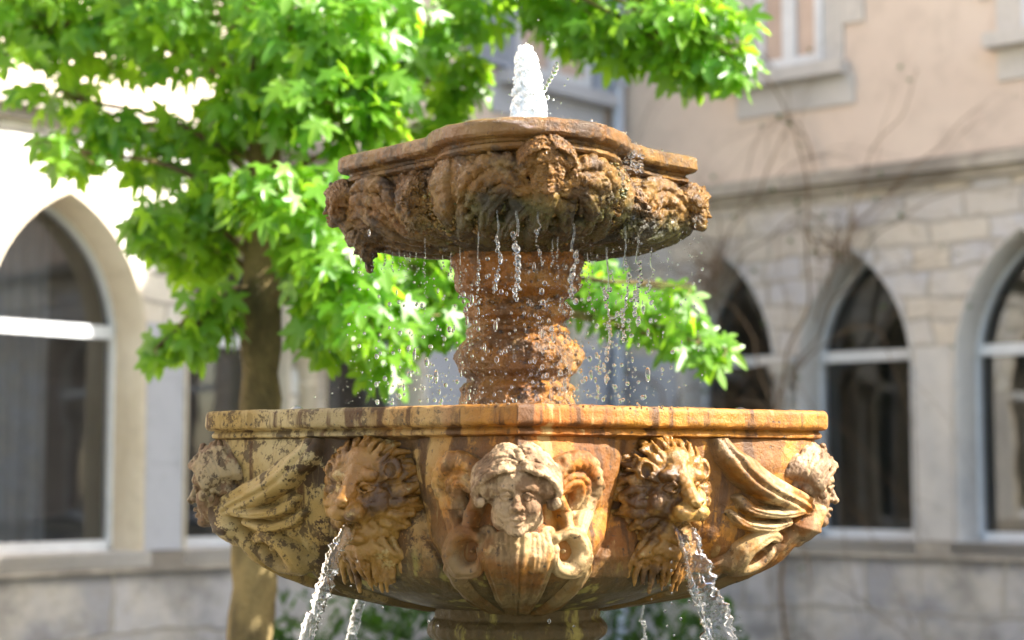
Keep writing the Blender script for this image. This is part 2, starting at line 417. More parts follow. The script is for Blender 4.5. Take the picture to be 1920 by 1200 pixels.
def wall(rf, c, lat, h, off=0., span=85):
    """point on a basin wall at lateral distance lat from direction c (degrees), height h, pushed out by off"""
    d = np.radians(np.linspace(-span, span, 341)); t = d+R(c); r = rf(t, np.full_like(t, h)); L = r*np.sin(d)
    o = np.argsort(L); dd = np.interp(lat, L[o], d[o]); rr = float(rf(np.array([dd+R(c)]), np.array([float(h)]))[0])+off
    a = dd+R(c); return np.array([rr*math.sin(a), rr*math.cos(a), h])
def spl(pts, n=6):
    P = [np.array(p, float) for p in pts]; P = [2*P[0]-P[1]]+P+[2*P[-1]-P[-2]]; o = []
    for i in range(1, len(P)-2):
        a, b, c, d = P[i-1:i+3]
        for k in range(n):
            t = k/n; o.append(.5*((2*b)+(c-a)*t+(2*a-5*b+4*c-d)*t*t+(3*b-a-3*c+d)*t**3))
    o.append(P[-2]); return np.array(o)

# ---- cherub head, face towards -y, size in the same pixel units
def cherub():
    K = Clay((-92, -105, -95), (92, 60, 100), 1.5)
    K.ell((0, 15, 8), (60, 55, 68)); K.ell((0, -16, -18), (47, 48, 60), 12)
    for s in (-1, 1):
        K.ell((s*23, -46, -32), (21, 17, 22), 10); K.ell((s*30, -20, -55), (18, 26, 18), 14)
        K.chain([(s*38, -46, 4), (s*26, -58, 12), (s*9, -61, 8)], [6, 6.5, 5], 8)
    K.ell((0, -40, 20), (40, 24, 26), 12)
    K.chain([(0, -58, 8), (0, -66, -8), (0, -76, -24)], [5, 6, 8.5], 7)
    for s in (-1, 1):
        K.ell((s*8, -69, -26), (6, 6, 5.5), 3)
        K.ell((s*20, -66, -4), (13, 9, 9), 6, cut=True)
        K.ell((s*20, -55, -5), (10.5, 8.5, 8), 2)
        K.chain([(s*10, -60.5, -3), (s*19, -65, 1.5), (s*31, -57.5, -5)], [2.2, 2.6, 2], 1.5)
        K.chain([(s*11, -60, -7), (s*20, -63, -11.5), (s*30, -57, -8)], [1.8, 2.2, 1.6], 1.5)
    K.ell((0, -32, -50), (37, 34, 32), 10); K.ell((0, -56, -70), (17, 15, 13), 10)
    K.chain([(-15, -62, -49), (-6, -70, -44.5), (0, -70.5, -46), (6, -70, -44.5), (15, -62, -49)], [2.5, 4.6, 4, 4.6, 2.5], 3)
    K.chain([(-11, -63, -54), (0, -69, -57), (11, -63, -54)], [3, 5.6, 3], 3)
    K.chain([(-15, -66, -49.5), (0, -75, -50.5), (15, -66, -49.5)], 1.7, 2, cut=True)
    for s in (-1, 1): K.ell((s*8, -75, -29.5), (2.6, 4, 2.6), 2, cut=True)
    # hair: a rolled mass with waved strands from a centre parting
    K.ell((0, 8, 32), (68, 60, 42), 6)
    for s in (-1, 1): K.ell((s*56, -8, 8), (24, 40, 34), 10)
    rr = np.random.default_rng(3)
    for lay in range(2):
        nS = 12 if lay == 0 else 10
        for s in (-1, 1):
            for j in range(nS):
                f = j/(nS-1); y0 = -50+70*f+rr.uniform(-2, 2); z0 = 41+33*math.sin(f*1.75)+(3 if lay else 0)
                wv = 5.5*math.sin(j*1.1+2*lay)+rr.uniform(-2.5, 2.5)
                pts = [(s*(2+3*lay), y0, z0), (s*18, y0-9+6*f+wv*.5, z0+5+wv*.3), (s*36, y0-8+6*f-wv, z0-wv*.6-6*f), (s*54, y0-1+6*f+wv, z0-9-12*f+wv*.8), (s*(73+2*f), y0+9, z0-27-16*f-wv*.6), (s*(79+2*f), y0+16, z0-45-18*f), (s*(72+2*f), y0+18, z0-58-18*f)]
                K.chain(spl(pts, 4), np.interp(np.linspace(0, 1, 25), [0, .3, .6, .85, 1], [3.4, 5.6, 4.8, 6.6, 4.5])*rr.uniform(.85, 1.2), 1.4)
    for s in (-1, 1):
        for j in range(9): K.ell((s*(62+13*rr.random()), -38+9*j+rr.uniform(-3, 3), -12-16*rr.random()), (10, 9, 11), 2)
    for j in range(5): K.ell((rr.uniform(-12, 12), -48+3*j, 50+7*j), (8, 7, 6), 2)
    K.rough(1.1, 9, 3)
    V, Fc = K.mesh()
    a = R(10); c, s_ = math.cos(a), math.sin(a)      # bowed forwards
    V = np.stack([V[:, 0], V[:, 1]*c - V[:, 2]*-s_*1, V[:, 2]*c - V[:, 1]*s_*-1], 1) if False else np.stack([V[:, 0], V[:, 1]*c-V[:, 2]*s_, V[:, 1]*s_+V[:, 2]*c], 1)
    return V, Fc
def lion(beard=True):
    K = Clay((-112, -112, -165), (112, 62, 112), 1.6)
    K.ell((0, 12, 0), (62, 48, 66)); K.ell((0, -20, 4), (46, 42, 48), 12)
    K.ell((0, -50, -26), (29, 34, 24), 12)
    K.chain([(0, -50, 26), (0, -70, 4), (0, -88, -10)], [17, 15, 12], 8)
    K.ell((0, -96, -14), (13, 8, 8), 3)
    for s in (-1, 1):
        K.ell((s*14, -80, -30), (16, 17, 14), 6); K.ell((s*36, -34, -16), (19, 24, 24), 10)
        K.ell((s*24, -54, 27), (17, 12, 11), 7)
        K.ell((s*22, -66, 9), (12, 9, 8), 5, cut=True); K.ell((s*22, -55, 8), (9.5, 8.5, 7.5), 2)
        K.chain([(s*11, -66, 8), (s*22, -66, 15), (s*34, -54, 8)], [2.2, 3, 2.2], 2); K.chain([(s*12, -65, 5), (s*22, -65, 0), (s*33, -54, 5)], [2, 2.6, 2], 2)
        K.ell((s*7, -104, -17), (3, 4, 2.6), 2, cut=True)
        K.ell((s*9, -66, -34), (4, 40, 3), 3) if False else None
    K.ell((0, -40, 46), (27, 18, 26), 10)
    K.ell((0, -24, -62), (34, 30, 22), 10); K.ell((0, -50, -71), (19, 20, 10), 8)
    K.ell((0, -76, -53), (19, 34, 8.5), 5, cut=True)
    K.chain([(0, -98, -24), (0, -95, -40)], 1.6, 2, cut=True)
    rr = np.random.default_rng(11)
    def strand(a, r0, r1, y0, y1, rad, swirl, zc=2, ext=1.):
        P = []
        for k in range(6):
            f = k/5; r = r0+(r1-r0)*f; aa = a+swirl*f*f; y = y0+(y1-y0)*f-10*math.sin(f*math.pi)
            e = ext if math.sin(aa) < 0 else 1.
            P.append((r*math.cos(aa), y, zc+r*1.04*math.sin(aa)*(1+(e-1)*f)))
        K.chain(P, np.linspace(rad*.8, rad, 3).tolist()+np.linspace(rad, rad*.45, 3).tolist(), 1.6)
    for j in range(40):
        a = 2*math.pi*(j+.3*rr.random())/40; strand(a, 50, 96+9*rr.random(), -10, 30, 8.5, rr.uniform(-.3, .3))
    for j in range(36):
        a = 2*math.pi*(j+.5+.3*rr.random())/36
        if -2.2 < a-2*math.pi*(a > math.pi) < -.95: continue
        strand(a, 46, 86+8*rr.random(), -28, 4, 7, rr.uniform(-.35, .35))
    for j in range(22):
        a = R(22)+R(136)*j/21; strand(a, 36, 78+6*rr.random(), -42, -18, 5.2, .1*(-1)**j)
    for s in (-1, 1):
        K.ell((s*52, -30, 36), (17, 10, 19), 3); K.ell((s*54, -40, 35), (9.5, 7, 12), 2, cut=True)
        for j in range(6):
            a = R(-20-16*j); strand(a if s > 0 else math.pi-a, 40, 84, -34, -4, 8.5, .22*s)
    if beard:
        for lay, (n_, wx, y0, zt, zb) in enumerate(((17, 62, -4, -64, -150), (15, 52, -16, -70, -132), (11, 36, -28, -76, -112))):
            for j in range(n_):
                f = j/(n_-1)*2-1; x = f*wx; e = rr.uniform(-10, 8)+26*f*f; cu = rr.uniform(-9, 9)
                K.chain(spl([(x*.6, y0-10, zt), (x*.9, y0-14+8*abs(f), zt*.66+zb*.34), (x*1.05+cu*.5, y0-4+8*abs(f), zt*.3+zb*.7+e*.7), (x*1.0+cu, y0+8, zb+e)], 4), np.interp(np.linspace(0, 1, 13), [0, .4, .75, 1], [4.5, 6.5, 5.5, 2.5]), 1.3)
    K.rough(1.5, 10, 3)
    return K.mesh()
CV, CF = cherub(); LV, LF = lion()
def place(name, V, Fc, mat, c, lat, h, off, scale=1., yaw=0., rf=low_r, label=None, tilt=0.):
    p = wall(rf, c, lat, h, off); a = R(c+yaw)     # outward direction (sin a, cos a) in (u, w)
    t = R(tilt); Vx = V*scale; Vx = np.stack([Vx[:, 0], Vx[:, 1]*math.cos(t)-Vx[:, 2]*math.sin(t), Vx[:, 1]*math.sin(t)+Vx[:, 2]*math.cos(t)], 1)
    o_ = -Vx[:, 1]; x_ = Vx[:, 0]
    Q = np.stack([p[0]+x_*math.cos(a)+o_*math.sin(a), p[1]-x_*math.sin(a)+o_*math.cos(a), p[2]+Vx[:, 2]], 1)
    ob = obj(name, W3(Q), Fc, mat, fountain)
    if label: ob['label'] = label
    return ob
CVF = CV + 1.5*np.stack([fbm(CV+3, 10, 3), fbm(CV+41, 10, 3), fbm(CV+83, 10, 3)], 1)
place('cherub_head', CVF, CF, M_REL, 0, -2, -22, 20, .87)
place('cherub_head', CV, CF, M_REL, 90, 0, -12, -40, .94, label='pale right cherub head in profile')
place('cherub_head', CV, CF, M_REL, -90, 0, -12, -26, .94, label='crusted left cherub head in profile')
place('cherub_head', CV, CF, M_REL, 180, 0, -20, 20, .93)
def facet(c):   # unit vectors for a facet facing c
    return c
LA = 50
for c, yaw in ((-LA, 24), (LA, -22), (180-LA, 20), (180+LA, -20)):
    place('lion_mask', LV, LF, M_LION, c, 0, -31, 8, 1.11, yaw=yaw*1.0)

# ---- wings, scrolls and acanthus below each cherub
def carved(c, strokes, mat, seed, hollows=(), step=1.7, rf=low_r, hr=(-250, 64), lr=190, nz=1.3):
    """low relief carved on the basin wall: strokes = (points (lat, h), width, height, groove, barbs) mirrored left and right"""
    la = np.arange(-lr, lr+.1, step); hh = np.arange(hr[0], hr[1], step); L, H = np.meshgrid(la, hh); Z = np.full(L.shape, -7.)
    for pts, wd, ht, gr, barb in strokes:
        for s in (-1, 1):
            if s < 0 and all(abs(p[0]) < 1 for p in pts): continue
            P = spl([(s*a, b) for a, b in pts], 7); n = len(P); best = np.full(L.shape, 1e9); T_ = np.zeros(L.shape); sd_ = np.zeros(L.shape); arc = 0
            for k in range(n-1):
                a, b = P[k], P[k+1]; ab = b-a; ln = math.hypot(*ab)+1e-6
                t = np.clip(((L-a[0])*ab[0]+(H-a[1])*ab[1])/ln**2, 0, 1); dx = L-a[0]-t*ab[0]; dy = H-a[1]-t*ab[1]; d = np.hypot(dx, dy)
                m = d < best; best = np.where(m, d, best); T_ = np.where(m, (k+t)/(n-1), T_); sd_ = np.where(m, np.sign(ab[0]*dy-ab[1]*dx), sd_)
            w = np.interp(T_, np.linspace(0, 1, len(wd)), wd)*(1+.12*fbm(np.stack([L, H, 0*L+seed], -1), 23, 2)); q = best/w; qs = q*sd_
            z = np.interp(T_, np.linspace(0, 1, len(ht)), ht)*np.sqrt(np.clip(1-q**2.6, 0, 1))
            if gr: z = z-gr*np.exp(-((qs-.12*s)/.13)**2)-.6*gr*np.exp(-((qs+.5*s)/.1)**2)
            if barb: z = z-barb*(.5+.5*np.cos(6.283*(len(pts)*1.5*T_-.8*q)))**3*np.clip(q*1.5, 0, 1)
            z = np.where(q < 1, z, -7); Z = np.maximum(Z, z)
    for (x, y, r, dp) in hollows:
        for s in (-1, 1):
            d = np.hypot(L-s*x, H-y)/r; Z = np.where(d < 1, np.minimum(Z, -dp*np.sqrt(np.clip(1-d**2, 0, 1))+2), Z)
            d2 = np.hypot(L-s*(x-4), H-y-2)/(r*.42); Z = np.where(d2 < 1, np.maximum(Z, 9*np.sqrt(np.clip(1-d2**2, 0, 1))), Z)
    Z = Z+nz*fbm(np.stack([L, H, 0*L+seed*7], -1), 9, 3)+2*fbm(np.stack([L, H, 0*L+seed*3], -1), 30, 2)
    for _ in range(1): Z[1:-1, 1:-1] = (Z[1:-1, 1:-1]*2+Z[:-2, 1:-1]+Z[2:, 1:-1]+Z[1:-1, :-2]+Z[1:-1, 2:])/6
    # wall point for each (lat, h)
    d = np.radians(np.linspace(-85, 85, 241)); V = np.empty(L.shape+(3,))
    for r_ in range(len(hh)):
        rr_ = rf(d+R(c), np.full(d.shape, hh[r_])); Lx = rr_*np.sin(d); o = np.argsort(Lx)
        dd = np.interp(la, Lx[o], d[o]); r0 = rf(dd+R(c), np.full(dd.shape, hh[r_])); V[r_, :, 0] = r0*np.sin(dd+R(c)); V[r_, :, 1] = r0*np.cos(dd+R(c)); V[r_, :, 2] = hh[r_]
    du = np.gradient(V, axis=1); dv = np.gradient(V, axis=0); nr_ = np.cross(du, dv); nr_ /= np.linalg.norm(nr_, axis=2)[..., None]+1e-9
    outw = V*[1, 1, 0]; nr_ *= np.sign((nr_*outw).sum(2))[..., None]
    sm = nr_.copy()
    for _ in range(8): sm[1:-1, 1:-1] = (sm[1:-1, 1:-1]+sm[:-2, 1:-1]+sm[2:, 1:-1]+sm[1:-1, :-2]+sm[1:-1, 2:])/5
    V = V+sm*Z[..., None]; nr2, nc = L.shape; keep = Z > -5.5
    I = np.arange(nr2*nc).reshape(nr2, nc); k4 = keep[:-1, :-1] | keep[1:, :-1] | keep[:-1, 1:] | keep[1:, 1:]
    Fc = np.stack([I[:-1, :-1], I[:-1, 1:], I[1:, 1:], I[1:, :-1]], -1)[k4]
    u, inv = np.unique(Fc, return_inverse=True)
    return V.reshape(-1, 3)[u], inv.reshape(-1, 4)
common = [([(62, -106), (80, -98), (98, -110), (102, -134), (88, -154), (68, -154), (58, -140), (62, -124)], (9, 12, 13, 12, 12, 10, 7), (16, 26, 27, 22, 16), 3, 0),
          ([(50, -98), (52, -118), (44, -150), (30, -200), (14, -243)], (16, 16, 14, 11, 6), (4, 15, 12, 4), 4, 0),
          ([(112, -124), (108, -160), (84, -200), (50, -230), (26, -246)], (7, 11, 12, 10, 5), (12, 18, 13, 5), 5, 0),
          ([(0, -80), (0, -120), (0, -170), (0, -215), (0, -245)], (22, 19, 14, 7), (10, 14, 10, 3), 4, 0),
          ([(27, -104), (26, -135), (21, -180), (10, -238)], (12, 13, 9, 4), (3, 12, 8, 2), 3, 0)]
front = common + [([(48, -10), (68, 14), (94, 22), (118, 8), (128, -20), (120, -54)], (11, 16, 18, 17, 13, 6), (28, 34, 30, 20, 8), 0, 5),
          ([(54, -32), (78, -10), (96, -14), (100, -36), (90, -66)], (14, 19, 18, 16, 11), (26, 30, 22, 12), 4, 3),
          ([(118, -46), (104, -76), (94, -104)], (12, 15, 12), (14, 22, 24), 5, 0), ([(60, -40), (74, -70), (80, -100)], (12, 12, 10), (26, 22, 16), 0, 0)]
scom = [([(70, -112), (92, -106), (106, -124), (104, -146), (88, -160), (70, -152), (66, -134)], (9, 11, 12, 12, 11, 9, 7), (22, 34, 34, 28, 22), 3, 0),
        ([(44, -96), (50, -130), (46, -165), (32, -205), (14, -243)], (14, 16, 16, 12, 6), (26, 26, 16, 6), 5, 0),
        ([(112, -128), (108, -166), (84, -200), (52, -228), (26, -246)], (7, 10, 11, 9, 5), (12, 18, 13, 5), 4, 0), common[3], common[4]]
side = scom + [([(150, 60), (144, 28), (126, -4), (94, -34), (50, -60)], (10, 15, 17, 18, 13), (22, 34, 38, 38, 24), 8, 0),
          ([(128, 30), (112, 2), (86, -22), (54, -44)], (5, 8, 10, 9), (14, 24, 28, 24), 0, 0),
          ([(132, -40), (116, -62), (92, -68), (62, -62)], (6, 10, 11, 9), (14, 26, 34, 28), 4, 0), ([(136, -66), (118, -88), (94, -92), (70, -82)], (5, 9, 10, 8), (12, 22, 30, 24), 4, 0),
          ([(28, -66), (38, -88), (32, -112)], (16, 22, 14), (26, 40, 24), 0, 0)]
hol = [(79, -129, 11, 12)]
V, Fc = carved(0, front, M_REL, 1, hol); obj('wings_and_scrolls', W3(V), Fc, M_WING, fountain)
hol2 = [(84, -134, 13, 12)]
V, Fc = carved(90, side, M_REL, 2, hol2); obj('wings_and_scrolls', W3(V), Fc, M_WING, fountain)
V, Fc = carved(-90, side, M_REL, 3, hol2); obj('wings_and_scrolls', W3(V), Fc, M_WING, fountain)

# ================================================================ column between the basins and the pedestal
cy_ = [486, 494, 500, 505, 520, 534, 540, 546, 552, 560, 567, 572, 579, 588, 597, 603, 608, 613, 618, 624, 630, 636, 646, 660, 675, 688, 697, 703, 710, 717, 723, 729, 738, 748, 757]
cr_ = [126, 127, 124, 119, 118, 116, 118, 117, 108, 94, 87, 90, 99, 102, 99, 91, 86, 88, 96, 99, 94, 97, 106, 110, 112, 111, 110, 104, 96, 94, 101, 106, 103, 108, 110]
ch = np.array([hz(y) for y in cy_])[::-1]; cr = np.array(cr_, float)[::-1]*.985
ch = np.concatenate([[-40, 60], ch, [425, 445]]); cr = np.concatenate([[118, 112], cr, [132, 150]])
def col_r(t, h):
    r = np.interp(h, ch, cr)
    flute = np.interp(h, [345, 352, 398, 405], [0, 1, 1, 0]); r = r + flute*(6*np.abs(np.sin(t*11))**.6-3) + 2.5*np.interp(h, [300, 306, 322, 330], [0, 1, 1, 0])*np.sin(t*18+h*.18)
    face = np.exp(-((h-226)/27)**2); r = r + face*(17*np.exp(-((np.abs(np.sin(t*2.5+.4))-1)/.35)**2) - 6*np.exp(-(np.abs(np.sin(t*2.5+.4))/.3)**2)) - 7*face*np.exp(-((np.abs(np.cos(t*5+.8)))/.25)**2)*np.exp(-((h-232)/7)**2)
    r = r + np.exp(-((h-160)/14)**2)*4*np.sin(t*16)
    return r
V, Fc = radial(col_r, np.linspace(-40, 440, 230), 420, 2.6, 13)
obj('column', W3(V), Fc, M_COLN, fountain)
ph = [-1237, -1180, -1160, -1000, -900, -420, -400, -318, -312, -306, -300, -292, -284, -276, -268, -262, -256, -240]
pr = [330, 330, 280, 240, 200, 168, 160, 150, 152, 156, 165, 170, 171, 169, 163, 158, 160, 162]
def ped_r(t, h):
    r = np.interp(h, ph, np.array(pr)*.96); return r*(1+.0*t) + 5*np.clip(np.interp(h, [-300, -290, -266, -258], [0, 1, 1, 0]), 0, 1)*np.abs(np.sin(t*4))
V, Fc = radial(ped_r, np.concatenate([np.linspace(-1237, -420, 60), np.linspace(-415, -238, 90)]), 300, 3, 26)
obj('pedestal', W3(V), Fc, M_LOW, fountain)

# ================================================================ upper basin
UH = np.array([402, 410, 418, 430, 442, 458, 480, 505, 530, 547]); UPR = np.array([.33, .42, .54, .68, .79, .87, .925, .945, .935, .91])
def up_r(t, h):
    m = np.interp(h, [400, 480, 547], [.7, .25, 0]); pl = UR(t)-4
    r = np.interp(h, UH, UPR)*(pl*(1-m)+320*m)
    g_ = np.interp(h, [405, 440, 520, 547], [.3, 1, 1, 0]); r = r + g_*7*np.abs(np.sin(t*9+.7))-4*g_
    return r
V, Fc = radial(up_r, np.linspace(402, 549, 130), 1100, 4.0, 26)
V += (np.stack([fbm(V+5, 7, 2), fbm(V+15, 7, 2), fbm(V+25, 7, 2)], 1))*1.5
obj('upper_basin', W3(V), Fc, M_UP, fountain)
def up_relief(c, lo, hi, seed, hh=515, mirror=1):
    K = Clay(lo, hi, 2.0); rr = np.random.default_rng(seed)
    P = lambda lat, h, off=6: wall(up_r, c, lat, h, off, 75)
    # body, arms and wings of the small cherub
    K.ell(P(0, 475, 4), (30, 30, 30), 10); K.ell(P(0, 448, 0), (24, 24, 22), 10)
    for s in (-1, 1):
        K.chain(spl([P(s*22, 488, 10), P(s*55, 506, 10), P(s*88, 508, 6), P(s*112, 490, 6), P(s*120, 466, 4)], 5), np.interp(np.linspace(0, 1, 21), [0, .4, 1], [12, 16, 9]), 5)
        K.chain(spl([P(s*30, 480, 10), P(s*64, 486, 10), P(s*92, 476, 8), P(s*104, 456, 6)], 5), np.linspace(12, 9, 16), 3)
        for j in range(5): K.chain([P(s*(48+13*j), 484-2*j, 14), P(s*(56+14*j), 458-3*j, 10)], [7, 5], 3)
        K.ell(P(s*38, 460, 8), (20, 20, 17), 5); K.ell(P(s*70, 440, 4), (22, 22, 15), 6); K.ell(P(s*40, 434, 0), (18, 18, 14), 6)
    for j in range(46): K.ell(P(rr.uniform(-115, 115), rr.uniform(424, 488), rr.uniform(0, 9)), rr.uniform(4, 11), 3)
    K.rough(4.2, 12, 4)
    return K.mesh()
V, Fc = up_relief(7, (-150, 180, 395), (210, 450, 545), 5); obj('cherub_body', W3(V), Fc, M_UP, fountain)
V, Fc = up_relief(90, (150, -170, 395), (390, 170, 545), 6); obj('cherub_body', W3(V), Fc, M_UP, fountain)
V, Fc = up_relief(-90, (-390, -170, 395), (-150, 170, 545), 8); obj('cherub_body', W3(V), Fc, M_UP, fountain)
ups = [([(30, 512), (58, 526), (92, 526), (122, 508), (136, 474)], (10, 15, 17, 15, 8), (24, 28, 24, 20, 8), 0, 8),
       ([(28, 492), (60, 506), (90, 500), (108, 470)], (9, 12, 13, 8), (22, 26, 22, 10), 0, 6),
       ([(60, 486), (84, 468), (88, 444), (72, 428)], (10, 15, 14, 7), (18, 24, 20, 8), 4, 0),
       ([(22, 470), (44, 452), (52, 430), (40, 414)], (11, 16, 14, 7), (22, 24, 16, 6), 4, 0),
       ([(160, 540), (166, 506), (158, 468), (140, 432)], (10, 14, 13, 6), (9, 15, 14, 4), 4, 0), ([(130, 462), (124, 440), (104, 420)], (9, 12, 6), (12, 16, 5), 3, 0),
       ([(0, 496), (0, 462), (0, 428), (0, 412)], (22, 24, 18, 8), (22, 26, 18, 6), 4, 0)]
for c_, sd_ in ((7, 4), (90, 5), (-90, 6)):
    V, Fc = carved(c_, ups, None, sd_, (), 1.8, up_r, (406, 545), 178, 2.6)
    V = V+1.6*np.stack([fbm(V+5, 6, 3), fbm(V+15, 6, 3), fbm(V+25, 6, 3)], 1); obj('carved_wings', W3(V), Fc, M_UP, fountain)
def crust(V, amp, sc): return V + amp*np.stack([fbm(V+3, sc), fbm(V+41, sc), fbm(V+83, sc)], 1)
CV2 = crust(CV, 2.4, 13); CV3 = crust(crust(CV, 3.6, 15), 1.8, 6); LV2 = crust(LV, 8, 22)
place('small_cherub_head', CV3, CF, M_UP, 7, 0, 520, 18, .60, rf=up_r)
place('small_cherub_head', CV2, CF, M_UP, 90, 0, 505, 12, .52, rf=up_r)
place('small_cherub_head', CV2, CF, M_UP, -90, 0, 512, 12, .52, rf=up_r)
LV3 = LV2[:]; 
for c in (-43, 52): place('small_lion_mask', LV3, LF, M_UP, c, 0, 494 if c < 0 else 482, 0, .44, rf=up_r)
# stalactites of lime under the left edge
K = Clay((-350, -60, 360), (-180, 120, 470), 1.6)
K.ell((-262, 20, 440), (60, 60, 22), 10)
K.chain([(-272, 40, 440), (-282, 42, 412), (-278, 44, 395), (-274, 44, 376)], [24, 14, 9, 2.5], 6)
K.chain([(-272, 40, 434), (-296, 40, 418), (-306, 42, 408)], [18, 9, 3], 5)
for j in range(9): a = -268+18*j*.9; K.chain([(a, 30, 432), (a+2, 32, 418-RNG.uniform(0, 12))], [9, 2], 5)
K.rough(5, 9, 4); V, Fc = K.mesh(); obj('lime_stalactites', W3(V), Fc, M_UP, fountain)

# crust of moss and lime where the water runs
M_MOSS, _nt, _P = new_mat('wet_moss'); _g = N(_nt); _co = _g.co()
_c = _g.mix(_g.ramp(_g.noise(_co, 14, 5, .6), .4, .6), (.05, .055, .008), (.19, .10, .022)); _c = _g.mix(_g.ramp(_g.noise(_co, 60, 4, .6), .5, .62, 0, .8), _c, (.28, .20, .06))
_g.val(_P.inputs['Base Color'], _c); _P.inputs['Roughness'].default_value = .22; _g.link(_g.bump(_g.noise(_co, 160, 4, .7), .8, .003), _P.inputs['Normal'])
rs = np.random.default_rng(33); P = []; rr = []
for (t0, h0, st_, sh_, n, a, b) in ((18, 470, 9, 16, 330, 1.5, 6), (30, 500, 9, 20, 260, 1.2, 5), (12, 505, 4, 10, 110, 1.2, 4), (5, 452, 12, 10, 220, 1.5, 6), (-20, 440, 16, 10, 260, 1.5, 6), (50, 470, 12, 22, 260, 1.2, 5), (75, 460, 10, 20, 180, 1.2, 5), (-45, 470, 8, 18, 140, 1.2, 5), (-70, 440, 12, 14, 160, 1.2, 5)):
    for k in range(n):
        t = R(rs.normal(t0, st_)); h = float(np.clip(rs.normal(h0, sh_), 408, 542)); r = float(up_r(np.array([t]), np.array([h]))[0])+rs.uniform(-1, 9 if h < 500 else 13)
        P.append((r*math.sin(t), r*math.cos(t), h)); rr.append(a+(b-a)*rs.random()**2)
V0, F0 = icos(2); V0 = V0*(1+.3*fbm(V0*9, 5, 2))[:, None]; P = W3(np.array(P)); rr = np.array(rr)*SC
ax_ = rs.uniform(.6, 1.4, (len(P), 3)); V = V0[None]*ax_[:, None]*rr[:, None, None]+P[:, None]
tag(obj('moss_crust', V.reshape(-1, 3), (F0[None]+(np.arange(len(P))*len(V0))[:, None, None]).reshape(-1, 3), M_MOSS, fountain), kind='stuff')
# ================================================================ ground, buildings
def simple(name, c1, c2, scale, rough=.8, bump=.3, bd=.01, detail=6, extra=None, stretch=(1, 1, 1)):
    m, nt, P = new_mat(name); g = N(nt); co = g.co(stretch)
    f = g.noise(co, scale, detail, .6); c = g.mix(g.ramp(f, .35, .65), c1, c2)
    c = g.mix(g.ramp(g.noise(g.co(), scale*6, 6, .7), .45, .75, 0, .35), c, tuple(v*.6 for v in c1))
    if extra: c = extra(g, c)
    g.val(P.inputs['Base Color'], c); P.inputs['Roughness'].default_value = rough
    if bump: g.link(g.bump(g.noise(g.co(), scale*9, 5, .6), bump, bd), P.inputs['Normal'])
    return m
M_GROUND = simple('paving', (.12, .13, .09), (.19, .18, .14), 2.0)
M_PLASTER = simple('plaster', (.66, .54, .46), (.72, .60, .51), .9, .9, .12, .004)
M_PLASTG = simple('plaster_grey', (.42, .43, .48), (.48, .49, .54), .9, .9, .12, .004)
M_DRESSED = simple('dressed_stone', (.50, .48, .47), (.62, .58, .54), 1.6, .85, .25, .006)
M_WARM = simple('warm_stone', (.60, .51, .39), (.70, .62, .50), 2.2, .85, .25, .006)
M_BASE = simple('weathered_base', (.24, .23, .24), (.60, .57, .57), 1.1, .9, .4, .01, stretch=(1, 1, 2.2))
M_DIRTY = simple('cornice_stone', (.26, .23, .20), (.47, .42, .36), 2.4, .9, .4, .01)
def rubble(name, tone):
    m, nt, P = new_mat(name); g = N(nt)
    uv = g.co(kind='UV')
    w = g.node('ShaderNodeTexNoise'); g.link(uv, w.inputs['Vector']); w.inputs['Scale'].default_value = 3.1; w.inputs['Detail'].default_value = 3
    va = g.node('ShaderNodeVectorMath', operation='MULTIPLY_ADD'); g.link(w.outputs['Color'], va.inputs[0]); va.inputs[1].default_value = (.15, .11, 0); g.link(uv, va.inputs[2])
    b = g.node('ShaderNodeTexBrick'); g.link(va.outputs[0], b.inputs['Vector']); b.offset_frequency = 2; b.offset = .43; b.squash = .7; b.squash_frequency = 3
    for k, v in (('Scale', 1.0), ('Mortar Size', .013), ('Mortar Smooth', .5), ('Bias', 0.), ('Brick Width', .36), ('Row Height', .145)): b.inputs[k].default_value = v
    b.inputs['Color1'].default_value = (0, 0, 0, 1); b.inputs['Color2'].default_value = (1, 1, 1, 1); b.inputs['Mortar'].default_value = (.5, .5, .5, 1)
    if tone == 2: b.inputs['Brick Width'].default_value = .85; b.inputs['Row Height'].default_value = .34
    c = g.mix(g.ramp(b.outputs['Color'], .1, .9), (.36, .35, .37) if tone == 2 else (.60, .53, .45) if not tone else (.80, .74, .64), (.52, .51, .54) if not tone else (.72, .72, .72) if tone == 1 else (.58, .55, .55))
    n1 = g.noise(uv, 2.1, 5, .6); c = g.mix(g.ramp(n1, .4, .65, 0, .7), c, (.64, .58, .50))
    c = g.mix(g.ramp(g.noise(uv, 11, 6, .7), .5, .72, 0, .6), c, (.34, .29, .23))
    if tone == 2: c = g.mix(g.ramp(g.noise(uv, 1.7, 6, .68), .45, .66, 0, .65), c, (.15, .145, .15)); c = g.mix(g.ramp(g.sep(uv)[1], .86, .93, 0, .7), c, (.15, .14, .14))
    c = g.mix(g.math('MULTIPLY', b.outputs['Fac'], .8), c, (.42, .38, .33))
    g.val(P.inputs['Base Color'], c); P.inputs['Roughness'].default_value = .9
    h = g.math('SUBTRACT', g.noise(uv, 14, 5, .6), g.math('MULTIPLY', b.outputs['Fac'], 1.2))
    g.link(g.bump(h, .7, .015), P.inputs['Normal'])
    return m
M_PLINTH = rubble('plinth_blocks', 2); M_RUBBLE = rubble('rubble_masonry', 0); M_RUBBLEL = rubble('sunlit_masonry', 1)  # left wing gets a paler copy, sun glare put into its colour
M_FRAME = simple('painted_frame', (.62, .64, .68), (.70, .72, .76), 3, .45, 0)
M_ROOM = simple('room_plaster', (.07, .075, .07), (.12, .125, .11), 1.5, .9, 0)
M_CURT = simple('curtain', (.30, .30, .31), (.40, .40, .40), 3, .9, 0, stretch=(6, 6, .2))
